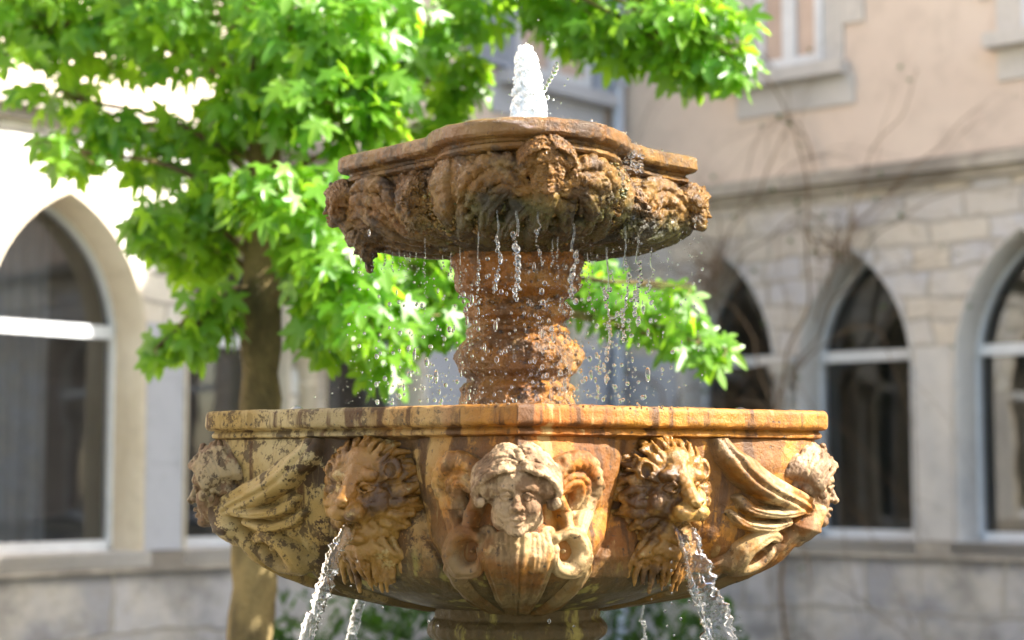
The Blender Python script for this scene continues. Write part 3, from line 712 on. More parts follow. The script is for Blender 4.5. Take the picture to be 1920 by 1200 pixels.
M_PIPE = simple('zinc', (.38, .42, .50), (.48, .52, .60), 3, .4, 0)
def glass(name, base):
    m, nt, P = new_mat(name); g = N(nt); nt.nodes.remove(P)
    tr = g.node('ShaderNodeBsdfTransparent'); tr.inputs[0].default_value = (.62, .65, .68, 1); gl = g.node('ShaderNodeBsdfGlossy'); gl.inputs['Roughness'].default_value = .02
    fr = g.node('ShaderNodeFresnel'); fr.inputs[0].default_value = 1.5; mx = g.node('ShaderNodeMixShader')
    g.link(g.math('ADD', fr.outputs[0], base, True), mx.inputs[0]); g.link(tr.outputs[0], mx.inputs[1]); g.link(gl.outputs[0], mx.inputs[2]); g.link(mx.outputs[0], nt.nodes['Material Output'].inputs[0])
    g.link(g.bump(g.noise(g.co(), 2.2, 2, .5), .10, .02), gl.inputs['Normal']); return m
GLASS_L, GLASS_R = glass('window_glass', .15), glass('window_glass_dark', .05)

g_ = MB(); g_.add([(-120, -60, 0), (120, -60, 0), (120, 160, 0), (-120, 160, 0)], [(0, 1, 2, 3)])
tag(g_.build('ground', M_GROUND), kind='structure')

CX, CY = .669, 12.0
UL, NL = Vector((-.656, -.755, 0)), Vector((.755, -.656, 0))
UR_, NR = Vector((.755, -.656, 0)), Vector((-.656, -.755, 0))
C0 = Vector((CX, CY, 0))
def frame(u, n): return lambda s, d, z: C0 + u*s + n*d + Vector((0, 0, z))
TL, TR = frame(UL, NL), frame(UR_, NR)
def pw(px, py, u, n):
    """photo pixel -> (s, z) on a wall plane"""
    d = ray(px, py); o = Vector((0, 0, CAMZ)); t = (C0-o).dot(n)/d.dot(n); p = o+d*t
    return (p-C0).dot(u), p.z
def arch(s0, s1, zs, za, n=9):
    """pointed arch outline from (s0,zs) over the apex to (s1,zs)"""
    m = (s0+s1)/2; w = (s1-s0)/2; h = za-zs; Rr = (w*w+h*h)/(2*w); a0 = math.asin(min(1, h/Rr)) if h < Rr else math.pi/2
    L = []
    for i in range(n+1):
        a = a0*i/n; L.append((s0+Rr-Rr*math.cos(a), zs+Rr*math.sin(a)))
    return L + [(2*m-s, z) for s, z in L[:-1][::-1]]
def uvwall(o, u):
    me = o.data; uv = me.uv_layers.new(name='UVMap'); n = len(me.loops); vi = np.empty(n, np.int32); me.loops.foreach_get('vertex_index', vi)
    co = np.empty(len(me.vertices)*3, np.float32); me.vertices.foreach_get('co', co); co = co.reshape(-1, 3)[vi]
    q = np.stack([co[:, 0]*u.x+co[:, 1]*u.y, co[:, 2]], 1).astype(np.float32); uv.data.foreach_set('uv', q.ravel())
def build_wall(T, u, wins, send, parent, zc, zsill, mats, root):
    """wall face with pointed openings; wins = (s0,s1,zspring,zapex)"""
    m = MB(); ed = sorted(wins)
    def q(pts, d=0): m.add([T(s, d, z) for s, z in pts], [tuple(range(len(pts)))])
    s = 0
    for (a, b, zs, za) in ed:
        q([(s, zsill), (a, zsill), (a, zs), (s, zs)]); q([(s, zs), (a, zs), (a, zc), (s, zc)])
        A = arch(a, b, zs, za)
        for p, r in zip(A, A[1:]): q([p, r, (r[0], zc), (p[0], zc)])
        s = b
    q([(s, zsill), (send, zsill), (send, zc), (s, zc)])
    o = m.build('stone_wall', mats[0], parent, angle=20); uvwall(o, u)
    return o
def window(T, s0, s1, zs, za, zsill, parent, M_s, zt=2.10, name='arched_window', reveal=.22, jamb=None):
    """dressed surround (chamfer + reveal), frame with transom, glass"""
    wd = empty(name, (0, 0, 0)); wd.parent = parent
    A = [(s0, zsill)] + arch(s0, s1, zs, za) + [(s1, zsill)]
    c = (s0+s1)/2
    def ins(k, dz=0):
        sc = ((s1-s0)/2-k)/((s1-s0)/2); return [(c+(s-c)*sc, (z if z <= zs else zs+(z-zs)*((za-zs-k*1.25)/(za-zs)))) for s, z in A]
    prof = [(-.022, .004), (-.020, .016), (-.008, .016), (0, .0), (.008, -.02), (.010, -.05), (.014, -.06), (.014, -reveal)]
    m = MB(); V = []
    for k, d in prof: V += [T(s, d, z) for s, z in ins(k)]
    n = len(A); m.add(V, [(r*n+i, r*n+i+1, (r+1)*n+i+1, (r+1)*n+i) for r in range(len(prof)-1) for i in range(n-1)])
    m.build('surround', jamb or M_s, wd, angle=25)
    # sill
    m = MB(); m.box(s0-.04, s1+.04, -reveal-.05, .05, zsill-.07, zsill, lambda p: T(p.x, p.y, p.z)); m.build('sill', M_s, wd)
    B = ins(.014); m = MB(); d0 = -reveal+.03; d1 = -reveal-.03
    C = ins(.014+.022); C = [(s, max(z, zsill+.05)) for s, z in C]; nn = len(B)
    V = [T(s, d0, z) for s, z in B]+[T(s, d0, z) for s, z in C]+[T(s, d1, z) for s, z in C]
    m.add(V, [(i, i+1, nn+i+1, nn+i) for i in range(nn-1)]+[(nn+i, nn+i+1, 2*nn+i+1, 2*nn+i) for i in range(nn-1)])
    a, b = s0+.014+.018, s1-.014-.018
    m.box(a, b, d1+.002, d0-.003, zsill, zsill+.05, lambda p: T(p.x, p.y, p.z))
    m.build('frame', M_FRAME, wd, angle=30)
    m = MB(); m.box(a, b, d1-.004, d0+.012, zt-.032, zt+.032, lambda p: T(p.x, p.y, p.z)); m.build('transom', M_FRAME, wd)
    m = MB(); m.add([T(s, -reveal, z) for s, z in ins(.018)], [tuple(range(len(A)))]); m.build('glass', GLASS_L if T is TL else GLASS_R, wd)
ZC, ZS = 3.10, 1.03
LWINS = [(3.79, 4.68, 2.06, 2.73), (2.84, 3.50, 2.14, 2.68), (1.82, 2.55, 2.14, 2.68), (.42, 1.34, 2.14, 2.70), (5.2, 6.05, 2.12, 2.70), (6.4, 7.25, 2.12, 2.7), (7.9, 8.75, 2.12, 2.7), (9.4, 10.25, 2.12, 2.7)]
RWINS = [(.53, 1.195, 2.04, 2.72), (1.385, 2.115, 2.02, 2.70), (2.41, 3.22, 2.0, 2.74), (3.55, 4.3, 2.1, 2.7), (5.0, 5.8, 2.1, 2.7)]
HB = 7.6
def building(nm, label, T, u, wins, send, upmat, jamb):
    b = empty(nm, (CX, CY, 0), label, 'building')
    b_ = b
    class Par: pass
    # parts keep world coordinates: their parent sits at the corner, so shift back
    def fix(o): o.location = Vector(o.location) - Vector((CX, CY, 0)); return o
    n0 = len(bpy.data.objects)
    before = set(bpy.data.objects)
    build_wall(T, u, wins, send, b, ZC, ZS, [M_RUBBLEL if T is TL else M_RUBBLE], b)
    Tb = lambda p: T(p.x, p.y, p.z)
    m = MB(); m.box(0, send, -.5, .0, ZC+.08, HB, Tb); o = m.build('upper_wall', upmat, b); 
    m = MB(); m.box(0, send, -.5, .022, .93-.93, .93, Tb); uvwall(m.build('plinth', M_PLINTH, b), u)
    m = MB(); m.box(.0, send, -.45, .05, .93, ZS-.004, Tb); m.build('ledge', M_DIRTY, b)
    m = MB(); m.box(.0, send, .002, .05, ZC-.05, ZC, Tb); m.box(.0, send, -.3, .11, ZC+.002, ZC+.055, Tb); m.box(.0, send, -.3, .07, ZC+.057, ZC+.085, Tb); m.build('cornice', M_DIRTY, b)
    for k, (a, c, zs, za) in enumerate(wins): window(T, a, c, zs, za, ZS, b, M_DRESSED, jamb=jamb)
    # dim room behind
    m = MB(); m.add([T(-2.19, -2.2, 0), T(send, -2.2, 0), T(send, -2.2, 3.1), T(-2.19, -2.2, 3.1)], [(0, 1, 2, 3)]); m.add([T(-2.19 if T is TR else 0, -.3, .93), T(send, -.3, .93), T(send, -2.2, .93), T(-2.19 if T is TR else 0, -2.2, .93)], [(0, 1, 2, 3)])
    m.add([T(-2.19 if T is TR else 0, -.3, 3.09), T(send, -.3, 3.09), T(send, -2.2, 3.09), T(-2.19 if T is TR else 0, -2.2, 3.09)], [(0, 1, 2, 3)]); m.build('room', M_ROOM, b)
    m = MB(); m.box(-.5, send, -6, .45, HB, HB+.15, Tb); m.build('eaves', M_DIRTY, b)
    for o in set(bpy.data.objects)-before:
        if o.parent is b: o.location = Vector((-CX, -CY, 0))
    return b
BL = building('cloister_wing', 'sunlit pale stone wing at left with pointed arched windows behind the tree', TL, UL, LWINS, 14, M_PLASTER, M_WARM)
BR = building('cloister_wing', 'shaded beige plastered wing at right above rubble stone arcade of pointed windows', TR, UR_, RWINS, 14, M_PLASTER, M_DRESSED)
OFF = Vector((-CX, -CY, 0))
def bpart(m, name, mat, b, **k): return m.build(name, mat, b, loc=OFF, **k)
# dressed piers (smooth blocks set 4 mm proud) and colonnettes
def pier(T, b, s0, s1, z0, z1, mat=M_DRESSED):
    m = MB(); z = z0
    while z < z1-.01:
        h = min(.42, z1-z); m.box(s0, s1, -.05, .006, z+.003, z+h-.003, lambda p: T(p.x, p.y, p.z)); z += h
    m.box(s0+.01, s1-.01, -.05, .002, z0, z1, lambda p: T(p.x, p.y, p.z))
    bpart(m, 'pier', mat, b)
pier(TL, BL, 3.53, 3.76, ZS, 2.15, M_PLASTG); pier(TL, BL, 1.42, 1.74, ZS, 2.2, M_PLASTG); pier(TL, BL, .04, .34, ZS, 2.2, M_PLASTG); pier(TR, BR, .04, .49, ZS, 2.15, M_PLASTG); pier(TR, BR, 2.15, 2.375, ZS, 2.12)
pier(TL, BL, 4.74, 5.12, ZS, 2.1)
def colonnette(T, b, s, mat):
    c = empty('colonnette', (0, 0, 0)); c.parent = b; c.location = OFF
    m = MB(); p0 = T(s, .02, 0)
    prof = [(.085, ZS), (.085, ZS+.05), (.07, ZS+.07), (.075, ZS+.10), (.055, ZS+.13), (.05, 1.85), (.06, 1.86), (.06, 1.885), (.05, 1.89), (.06, 1.93), (.09, 2.0), (.1, 2.01), (.1, 2.05)]
    m.tube([(p0.x, p0.y, z) for r, z in prof], [r for r, z in prof], 16); m.build('shaft', mat, c, angle=50)
    m = MB(); m.box(s-.115, s+.115, -.2, .13, 2.052, 2.10, lambda p: T(p.x, p.y, p.z)); m.build('capital', mat, c)
colonnette(TL, BL, 2.695, M_WARM); colonnette(TR, BR, 1.285, M_DRESSED)
# upper windows with stone surrounds
def upper_window(T, b, s0, s1, z0, z1, shut=False, dress=M_DRESSED):
    w = empty('upper_window', (0, 0, 0)); w.parent = b; w.location = OFF; Tb = lambda p: T(p.x, p.y, p.z)
    m = MB()
    for a, c in ((s0-.16, s0), (s1, s1+.13)): m.box(a, c, .001, .022, z0, z1, Tb)
    for k, z in enumerate(np.arange(z0+.22, z1, .62)): m.box(s1+.132, s1+.27, .001, .02, z, z+.33, Tb); m.box(s0-.27, s0-.162, .001, .02, z, z+.33, Tb)
    m.box(s0-.16, s1+.2, .001, .02, z0-.26, z0-.085, Tb); m.build('surround', dress, w)
    m = MB(); m.box(s0-.2, s1+.16, .001, .12, z0-.083, z0-.002, Tb); m.build('sill', dress, w)
    m = MB(); m.box(s0+.001, s1-.001, .003, .012, z0, z1, Tb); m.build('pane', M_GLASSD, w)
    m = MB(); mid = (s0+s1)/2
    for a, c in ((s0, s0+.05), (mid-.045, mid+.045), (s1-.05, s1)): m.box(a, c, .013, .04, z0+.001, z1, Tb)
    for z in (z0+.04, z0+.62, z0+1.2): m.box(s0+.051, mid-.046, .014, .036, z-.035, z+.03, Tb); m.box(mid+.046, s1-.051, .014, .036, z-.035, z+.03, Tb)
    m.build('casement', M_FRAME, w)
    if shut:
        for k, (a, c) in enumerate(((s0-.42, s0-.02), (s1+.02, s1+.42))):
            m = MB(); m.box(a, c, .03, .06, z0+.02, z1, Tb)
            for z in np.arange(z0+.08, z1, .055): m.box(a+.05, c-.05, .061, .07, z, z+.035, Tb)
            m.build('shutter', M_SHUT, w)
M_GLASSD = simple('dark_pane', (.50, .38, .32), (.60, .47, .40), 2.5, .12, 0)
M_SHUT = simple('shutter_paint', (.30, .34, .43), (.34, .38, .47), 3, .5, 0)
a, z = pw(1420, 148, UR_, NR); c, _ = pw(1548, 148, UR_, NR)
upper_window(TR, BR, a+.02, c, z+.02, z+2.0)
a, z2 = pw(1868, 68, UR_, NR)
upper_window(TR, BR, a+.17, a+1.1, z+.02, z+2.0)
a, z3 = pw(1118, 205, UL, NL); c, _ = pw(950, 205, UL, NL)
upper_window(TL, BL, a+.1, c-.05, z+.02, z+2., shut=True, dress=M_PLASTG)
m = MB(); m.tube([TL(.085, .09, .2), TL(.085, .09, 3.0), TL(.085, .16, 3.14), TL(.085, .16, 3.26), TL(.085, .09, 3.4), TL(.085, .09, 9)], .042, 12)
for zz in (1.5, 2.6, 3.9, 5.2): m.box(.03, .14, .03, .14, zz, zz+.03, lambda p: TL(p.x, p.y, p.z))
tag(m.build('drainpipe', M_PIPE), 'blue grey zinc drainpipe in the corner where the two wings meet', 'drainpipe')

m = MB(); ss = np.linspace(4.02, 4.75, 60)
P_ = [(s_, -.42+.022*math.sin(s_*70)+.01*math.sin(s_*31)) for s_ in ss]
m.add([TL(s_, d_, z_) for z_ in (1.04, 2.9) for s_, d_ in P_], [(i, i+1, 60+i+1, 60+i) for i in range(59)])
bpart(m, 'curtain', simple('sheer_curtain', (.30, .31, .34), (.40, .41, .44), 2.0, .9, 0), BL, angle=80)
# ================================================================ tree, climber, shrubs
def leaf_material(name, c1, c2, tr, gl=.36):
    m, nt, P = new_mat(name); g = N(nt)
    geo = g.node('ShaderNodeNewGeometry'); rnd = geo.outputs['Random Per Island']
    c = g.mix(rnd, c1, c2); c = g.mix(g.ramp(g.noise(g.co(), 3.5, 3), .5, .75, 0, .5), c, tuple(v*f for v, f in zip(c2, (1.5, 1.15, 1)))); g.val(P.inputs['Base Color'], c); P.inputs['Roughness'].default_value = gl; P.inputs['Specular IOR Level'].default_value = .55
    t = g.node('ShaderNodeBsdfTranslucent'); g.val(t.inputs[0], g.mix(rnd, tr, tuple(v*.8 for v in tr)))
    mx = g.node('ShaderNodeMixShader'); mx.inputs[0].default_value = .55; g.link(P.outputs[0], mx.inputs[1]); g.link(t.outputs[0], mx.inputs[2]); g.link(mx.outputs[0], nt.nodes['Material Output'].inputs[0])
    return m
M_LEAF = leaf_material('maple_leaf', (.05, .17, .012), (.15, .31, .03), (.38, .68, .03))
M_BARK = simple('bark', (.09, .065, .022), (.29, .21, .08), 7, .9, .9, .03, stretch=(1, 1, .5))
M_TWIG = simple('twig', (.14, .09, .05), (.22, .15, .09), 5, .9, .3, .004)
M_SHRUB = leaf_material('shrub_leaf', (.03, .08, .015), (.06, .13, .03), (.08, .2, .02), .5)
def leaf_template():
    pts = []          # star-shaped leaf: five pointed lobes, tip along +y
    for a, L, w in ((-124, .52, 16), (-60, .82, 15), (0, 1.0, 15), (60, .82, 15), (124, .52, 16)):
        for da, f in ((-w*1.35, .60), (-w*.72, .80), (0, 1), (w*.72, .80), (w*1.35, .60)): pts.append((a+da, L*f))
        pts.append((a+32, .40 if abs(a) < 100 else .14))
    V = [(0, 0, 0)]+[(math.sin(R(a))*r, math.cos(R(a))*r, 0) for a, r in pts]
    n = len(pts); Fc = [(0, i+1, (i+1) % n+1) for i in range(n)]
    V = np.array(V); r = np.hypot(V[:, 0], V[:, 1]); V[:, 2] = -.30*r*r + .10*np.abs(V[:, 0])
    V[:, 1] += .12
    return V, np.array(Fc)
def frames(tip, nrm):
    t = tip/np.linalg.norm(tip, axis=1)[:, None]; n = nrm-(nrm*t).sum(1)[:, None]*t; n /= np.linalg.norm(n, axis=1)[:, None]; x = np.cross(t, n)
    return np.stack([x, t, n], 2)
def leaves(P, size, tip, nrm, T, curl=None):
    V0, F0 = T; M = frames(tip, nrm); V = V0[None]*size[:, None, None]
    if curl is not None: V[..., 2] *= curl[:, None]
    V = np.einsum('nij,nkj->nki', M, V)+P[:, None]
    return V.reshape(-1, 3), (F0[None]+(np.arange(len(P))*len(V0))[:, None, None]).reshape(-1, 3)
CL = [(-40, 20, 150, 110, 6.3, 120), (60, 40, 150, 110, 6.2, 130), (200, 60, 140, 120, 6.4, 130), (330, 40, 130, 110, 6.1, 130), (450, 70, 130, 120, 6.5, 120), (560, 50, 130, 110, 5.9, 130), (680, 50, 110, 110, 5.9, 120), (770, 70, 80, 80, 6.1, 60),
      (880, 20, 90, 45, 6.3, 60), (130, 285, 75, 45, 6.0, 34), (205, 235, 70, 48, 6.1, 40), (285, 300, 60, 40, 6.2, 22), (100, 180, 70, 40, 6.2, 22), (370, 250, 80, 80, 6.2, 60), (480, 190, 100, 90, 6.0, 90), (600, 200, 110, 90, 5.8, 100), (700, 190, 80, 80, 5.9, 70), (850, 150, 62, 75, 6.4, 60), (790, 240, 50, 60, 6.4, 26),
      (300, 415, 75, 65, 6.0, 60), (400, 370, 90, 70, 6.1, 70), (380, 470, 70, 60, 6.2, 50), (390, 580, 60, 70, 6.0, 44), (345, 630, 60, 40, 5.9, 30), (295, 655, 26, 28, 5.9, 8),
      (520, 370, 110, 70, 5.7, 90), (620, 380, 110, 80, 5.8, 90), (570, 460, 60, 70, 5.9, 50), (640, 500, 100, 80, 5.7, 90), (600, 600, 60, 70, 5.8, 40), (690, 600, 100, 70, 5.7, 80), (720, 680, 40, 35, 5.7, 16), (790, 540, 90, 80, 5.9, 70), (840, 610, 45, 55, 5.8, 24), (760, 420, 120, 80, 6.2, 80), (900, 480, 120, 70, 6.1, 60),
      (1010, 520, 100, 70, 6.0, 50), (1110, 540, 70, 62, 5.9, 50), (1200, 575, 80, 58, 5.8, 50), (1285, 620, 50, 52, 5.7, 24), (1335, 650, 32, 42, 5.7, 14), (1275, 545, 25, 25, 5.7, 5),
      (1060, 20, 90, 70, 6.2, 60), (1150, 60, 90, 75, 6.1, 80), (1250, 50, 100, 85, 6.0, 100), (1340, 60, 75, 90, 6.0, 80), (1385, 140, 26, 42, 5.9, 14), (1290, 130, 60, 42, 6.0, 30), (1000, -30, 90, 50, 6.2, 50),
      (100, -140, 220, 80, 6.4, 110), (400, -150, 240, 80, 6.2, 140), (750, -140, 200, 70, 6.1, 100), (1150, -110, 180, 60, 6.1, 90), (150, -260, 240, 90, 6.3, 130), (450, -290, 240, 90, 6.2, 170), (720, -300, 200, 90, 6.1, 150), (600, -180, 200, 60, 6.4, 110)]  # clusters above the frame, added mainly to shade the leaves at left
def cluster_leaves(CLs, rs, TEMPL, smin, smax, dz=1.25, hang=.9):
    Ps, tips, nrms = [], [], []
    for (x, y, rx, ry, Y, n) in CLs:
        c = np.array(at(x, y, Y)); k = Y/F; n = int(n*1.15)
        q = rs.normal(size=(n, 3)); q /= np.linalg.norm(q, axis=1)[:, None]; q *= rs.random((n, 1))**.45
        P = c+q*[rx*k, rx*k*dz, ry*k]
        out = q*[1, 1, .3]; out[:, 2] -= hang
        tip = out+rs.normal(size=(n, 3))*.35
        nm = np.array([.12, -.35, .85])+rs.normal(size=(n, 3))*.38
        Ps.append(P); tips.append(tip); nrms.append(nm)
    P = np.concatenate(Ps); n = len(P)
    return leaves(P, rs.uniform(smin, smax, n), np.concatenate(tips), np.concatenate(nrms), TEMPL, rs.uniform(.3, 1.6, n))
tr0 = at(470, 1150, 6.15)
tree = empty('maple_tree', (tr0.x, tr0.y, 0), 'slender leafy tree with bright star shaped leaves and ochre mossy trunk behind the fountain', 'tree')
toff = -Vector((tr0.x, tr0.y, 0))
V, Fc = cluster_leaves(CL, np.random.default_rng(21), leaf_template(), .052, .09)
obj('crown', V, Fc, M_LEAF, tree, smooth=False, loc=toff)
m = MB(); a = at(468, 1200, 6.15); b = at(488, 700, 6.15); c = at(494, 300, 6.2); e = at(500, -200, 6.2)
m.tube(spl([(tr0.x-.03, tr0.y, -.05), (tr0.x-.01, tr0.y, .5), a, at(478, 950, 6.14), b, at(492, 500, 6.17), c, at(498, 0, 6.2), e], 5).tolist(), np.interp(np.linspace(0, 1, 41), [0, .1, .3, .6, .8, 1], [.13, .085, .073, .062, .05, .03]).tolist(), 14)
V = np.array(m.v); V += .012*np.stack([fbm(V, .06), fbm(V+9, .06), 0*V[:, 0]], 1); m.v = [tuple(p) for p in V]
m.build('trunk', M_BARK, tree, angle=80, loc=toff)
m = MB(); rr = random.Random(5)
for i, (x, y, rx, ry, Y, n) in enumerate(CL):
    hub_y = min(max(y+60+abs(x-495)*.18, 60), 560); p0 = at(496, hub_y, 6.17); p1 = at(x, y, Y)
    if x > 850 and y < 200: p0 = at(498, -260, 6.2)
    if x > 850 and y < 200: p1.z += .05
    mid = (p0+p1)/2+Vector((0, 0, .04+.05*rr.random())); m.tube(spl([p0, mid, p1], 5).tolist(), np.linspace(.013, .004, 11).tolist(), 6)
    for k in range(3):
        q = p1+Vector((rr.uniform(-1, 1)*rx*Y/F*.8, rr.uniform(-.15, .15), rr.uniform(-1, .6)*ry*Y/F*.8)); m.tube(spl([mid.lerp(p1, .6), p1.lerp(q, .5)+Vector((0, 0, .02)), q], 4).tolist(), np.linspace(.005, .0015, 9).tolist(), 5)
m.build('branch', M_BARK, tree, angle=80, loc=toff)

# bare climber on the right wing
m = MB(); rr = random.Random(8); lp = []
def vine(s, z, ds, dz, L, r, depth):
    pts = []; n = int(L/.05); d = .06; r *= .62
    for i in range(n):
        pts.append(TR(s, d+.03*math.sin(i*.5+s*9), z)); ds += rr.uniform(-.012, .012); dz += rr.uniform(-.01, .009) - .0007*i*(depth > 0); s += ds; z += dz; d = min(.2, d+.004)
        if depth < 3 and rr.random() < (.11 if depth else .17): vine(s, z, ds+rr.uniform(-.04, .04), dz*rr.uniform(.5, 1.1), L*rr.uniform(.35, .7), r*.55, depth+1)
        if rr.random() < .022: lp.append(TR(s, d+.05, z))
    if len(pts) > 3: m.tube(pts, np.linspace(r, r*.4, len(pts)).tolist(), 5)
for s0, z0, ds, L, r in ((1.33, .3, .0, 2.8, .02), (1.36, 1.0, .003, 1.9, .014), (1.30, 1.6, -.012, 1.5, .012), (1.36, 1.9, .022, 1.5, .011), (.72, 1.2, -.002, 2.3, .018), (.78, 2.0, .012, 1.3, .012), (.66, 2.2, -.012, 1.2, .012), (1.62, 2.5, .03, 1.2, .009), (.85, 2.4, .02, 1.4, .01), (.75, 2.4, .004, 1.3, .012), (1.55, 2.3, .005, 1.3, .01)):
    vine(s0, z0, ds, .046, L, r, 0)
vn = empty('climbing_vine', tuple(TR(1.3, .05, 0)), 'leafless brown climbing vine sprawling over the rubble arches of the right wing', 'vine'); voff = -Vector(TR(1.3, .05, 0))
# dense dry tufts at two arch heads
for (s, z, n) in ((.82, 2.62, 50), (1.72, 2.66, 26)):
    for k in range(n):
        p = TR(s+rr.gauss(0, .05), .05+rr.random()*.12, z+rr.gauss(0, .06)); q = p+(UR_*rr.uniform(-.14, .14)+NR*rr.uniform(0, .1)+Vector((0, 0, rr.uniform(-.16, .22)))); m.tube([p, p.lerp(q, .5)+Vector((0, 0, .02)), q], .004, 4)
m.build('stem', M_TWIG, vn, angle=80, loc=voff)
V, Fc = leaves(np.array(lp), np.full(len(lp), .028), np.random.default_rng(1).normal(size=(len(lp), 3)), np.random.default_rng(2).normal(size=(len(lp), 3)), leaf_template())
obj('foliage', V, Fc, M_SHRUB, vn, smooth=False, loc=voff)

# low shrubs behind the fountain
def shrub(px, py, Y, w, label):
    p = at(px, py, Y); rs = np.random.default_rng(int(px)); h = p.z
    r = empty('shrub', (p.x, p.y, 0), label, 'shrub', 'low shrubs behind the fountain')
    n = 1500; q = rs.normal(size=(n, 3)); q /= np.linalg.norm(q, axis=1)[:, None]; q *= rs.random((n, 1))**.35; q[:, 2] = np.abs(q[:, 2])
    Pq = q*[w, w*.8, h*1.12]; Pq[:, 2] *= 1+.22*fbm(Pq+px, .25, 2)
    T0 = (np.array([(0, -.5, 0), (.28, 0, .05), (0, .9, -.1), (-.28, 0, .05)]), np.array([(0, 1, 2), (0, 2, 3)]))
    V, Fc = leaves(Pq, rs.uniform(.04, .075, n), q*[1, 1, .4]+rs.normal(size=(n, 3))*.5, q+np.array([0, 0, .7])+rs.normal(size=(n, 3))*.4, T0)
    obj('foliage', V, Fc, M_SHRUB, r, smooth=False)
    m = MB(); rr = random.Random(int(px))
    for k in range(9):
        a = rr.uniform(0, 6.28); m.tube([(0, 0, 0), (math.cos(a)*w*.3, math.sin(a)*w*.3, h*.4), (math.cos(a)*w*.6, math.sin(a)*w*.6, h*.7)], [.014, .01, .004], 5)
    m.build('stem', M_TWIG, r, angle=80)
shrub(600, 1120, 8.0, .42, 'dark green shrub low beside the tree trunk, left of the pedestal')
shrub(755, 1108, 8.6, .40, 'dark green shrub just left of the fountain pedestal')
shrub(1200, 1105, 8.4, .38, 'dark green shrub just right of the fountain pedestal')
shrub(1330, 1120, 8.0, .26, 'dark green shrub furthest right, below the right lion spout')
# ================================================================ water
ROOT = (AX, D, 0)
def fw(px, py, w):      # photo pixel -> fountain units at a given distance in front of the axis
    p = at(px, py, D-w*SC); return np.array([(p.x-AX)/SC, w, (p.z-CAMZ)/SC])
tag(disc(LOWP, 104, 'water', M_WATER, None, 2.2), kind='structure').location = ROOT
tag(disc(UPP, 591, 'water', M_WATER, None, 3.5, -36), kind='structure').location = ROOT
# bubbling jet
K = Clay((-55, -50, 575), (75, 50, 845), 1.5); rs = np.random.default_rng(4)
jh = [580, 632, 676, 720, 756, 788, 806]; jr = [44, 40, 35, 32, 25, 21, 12]; jc = [20, 20, 22, 22, 20, 17, 16]
K.chain([(c, 0, h) for c, h in zip(jc, jh)], [r*.84 for r in jr], 3)
for k in range(620):
    h = rs.uniform(582, 811); r = np.interp(h, jh, jr); a = rs.uniform(0, 6.283); c = np.interp(h, jh, jc)
    K.ell((c+(r-2)*math.cos(a), (r-2)*math.sin(a), h), rs.uniform(2, 5), 2)
K.rough(1.0, 5, 2); V, Fc = K.mesh()
jet = empty('water_jet', (AX, D, CAMZ+580*SC), 'white foaming water jet bubbling up from the upper basin', 'water jet')
JO = (0, 0, -(CAMZ+580*SC)); o = obj('froth', W3(V), Fc, M_FOAM, jet, loc=JO)
P = [(46, 0, 742), (52, 2, 750), (56, 3, 757), (60, 3, 765), (65, 4, 772), (70, 4, 782), (73, 4, 790), (75, 3, 797), (48, 5, 724), (53, 5, 729), (57, 5, 733)]
P = [(a, b, c-20) for a, b, c in P]
blobs('spurt', W3(np.array(P)), np.array([5, 5, 4, 5, 4, 6, 6, 4.5, 3.5, 3, 4])*SC, 1.3, M_DROP, parent=jet, loc=JO)
# streams
def stream(path, wid, label, seed, strands=(), nm='water_stream', flat=.55):
    P = spl(path, 26); n = len(P); w = np.interp(np.linspace(0, 1, n), np.linspace(0, 1, len(wid)), wid); k = 36; V = []
    for i in range(n):
        t = P[min(i+1, n-1)]-P[max(i-1, 0)]; t /= np.linalg.norm(t); a = np.cross(t, [0, 1, 0]); a /= np.linalg.norm(a); b = np.cross(t, a)
        tw = .3*math.sin(i*.03+seed); q = np.linspace(0, 2*np.pi, k, endpoint=False)
        ca, cb = np.cos(q), np.sin(q)*flat
        x = ca*math.cos(tw)-cb*math.sin(tw); y = ca*math.sin(tw)+cb*math.cos(tw)
        V.append(P[i]+w[i]*(x[:, None]*a+y[:, None]*b))
    V = np.concatenate(V); c = np.repeat(P, k, 0); d = V-c; rad = np.linalg.norm(d, axis=1)[:, None]
    Q = V*[1, 1, .45]; f = fbm(Q+seed*11, 11, 3, .6); f2 = fbm(Q+seed*5+50, 30, 2)
    ramp_ = np.repeat(np.clip(np.arange(n)/55, .25, 1), k)
    V = c+d*(1+ramp_*(.42*f+.3*f2+.3*fbm(Q*[1,1,2]+7, 5, 3)))[:, None]
    i = np.arange(k); j = (i+1) % k
    Fc = np.concatenate([np.stack([r*k+i, r*k+j, (r+1)*k+j, (r+1)*k+i], 1) for r in range(n-1)])
    return tag(obj(nm, W3(V), Fc, M_WATER, loc=ROOT), label, 'water stream')
def low_end(p, q, L):      # carry on falling to the pool below
    d = (q-p)/abs(q[2]-p[2]); return q+d*[.7, .7, 1]*L
pts = [fw(668, 975, 262), fw(655, 992, 290), fw(634, 1028, 305), fw(612, 1085, 318), fw(592, 1145, 326), fw(576, 1200, 330)]; pts.append(low_end(pts[-2], pts[-1], 300)); pts.append(low_end(pts[-3], pts[-1], 350))
stream(pts, [7, 12, 13, 12, 13, 14, 20, 24], 'clear water stream spouting from the left lion mask', 1)
pts = [fw(1266, 975, 262), fw(1282, 994, 290), fw(1300, 1040, 305), fw(1318, 1095, 318), fw(1336, 1150, 326), fw(1352, 1205, 330)]; pts.append(low_end(pts[-2], pts[-1], 300)); pts.append(low_end(pts[-3], pts[-1], 350))
stream(pts, [8, 17, 20, 19, 20, 22, 28, 30], 'broad clear water stream spouting from the right lion mask', 2, flat=.42)
pts = [fw(1262, 985, 280), fw(1274, 1010, 296), fw(1287, 1060, 308), fw(1302, 1115, 322), fw(1318, 1160, 330), fw(1332, 1200, 336)]
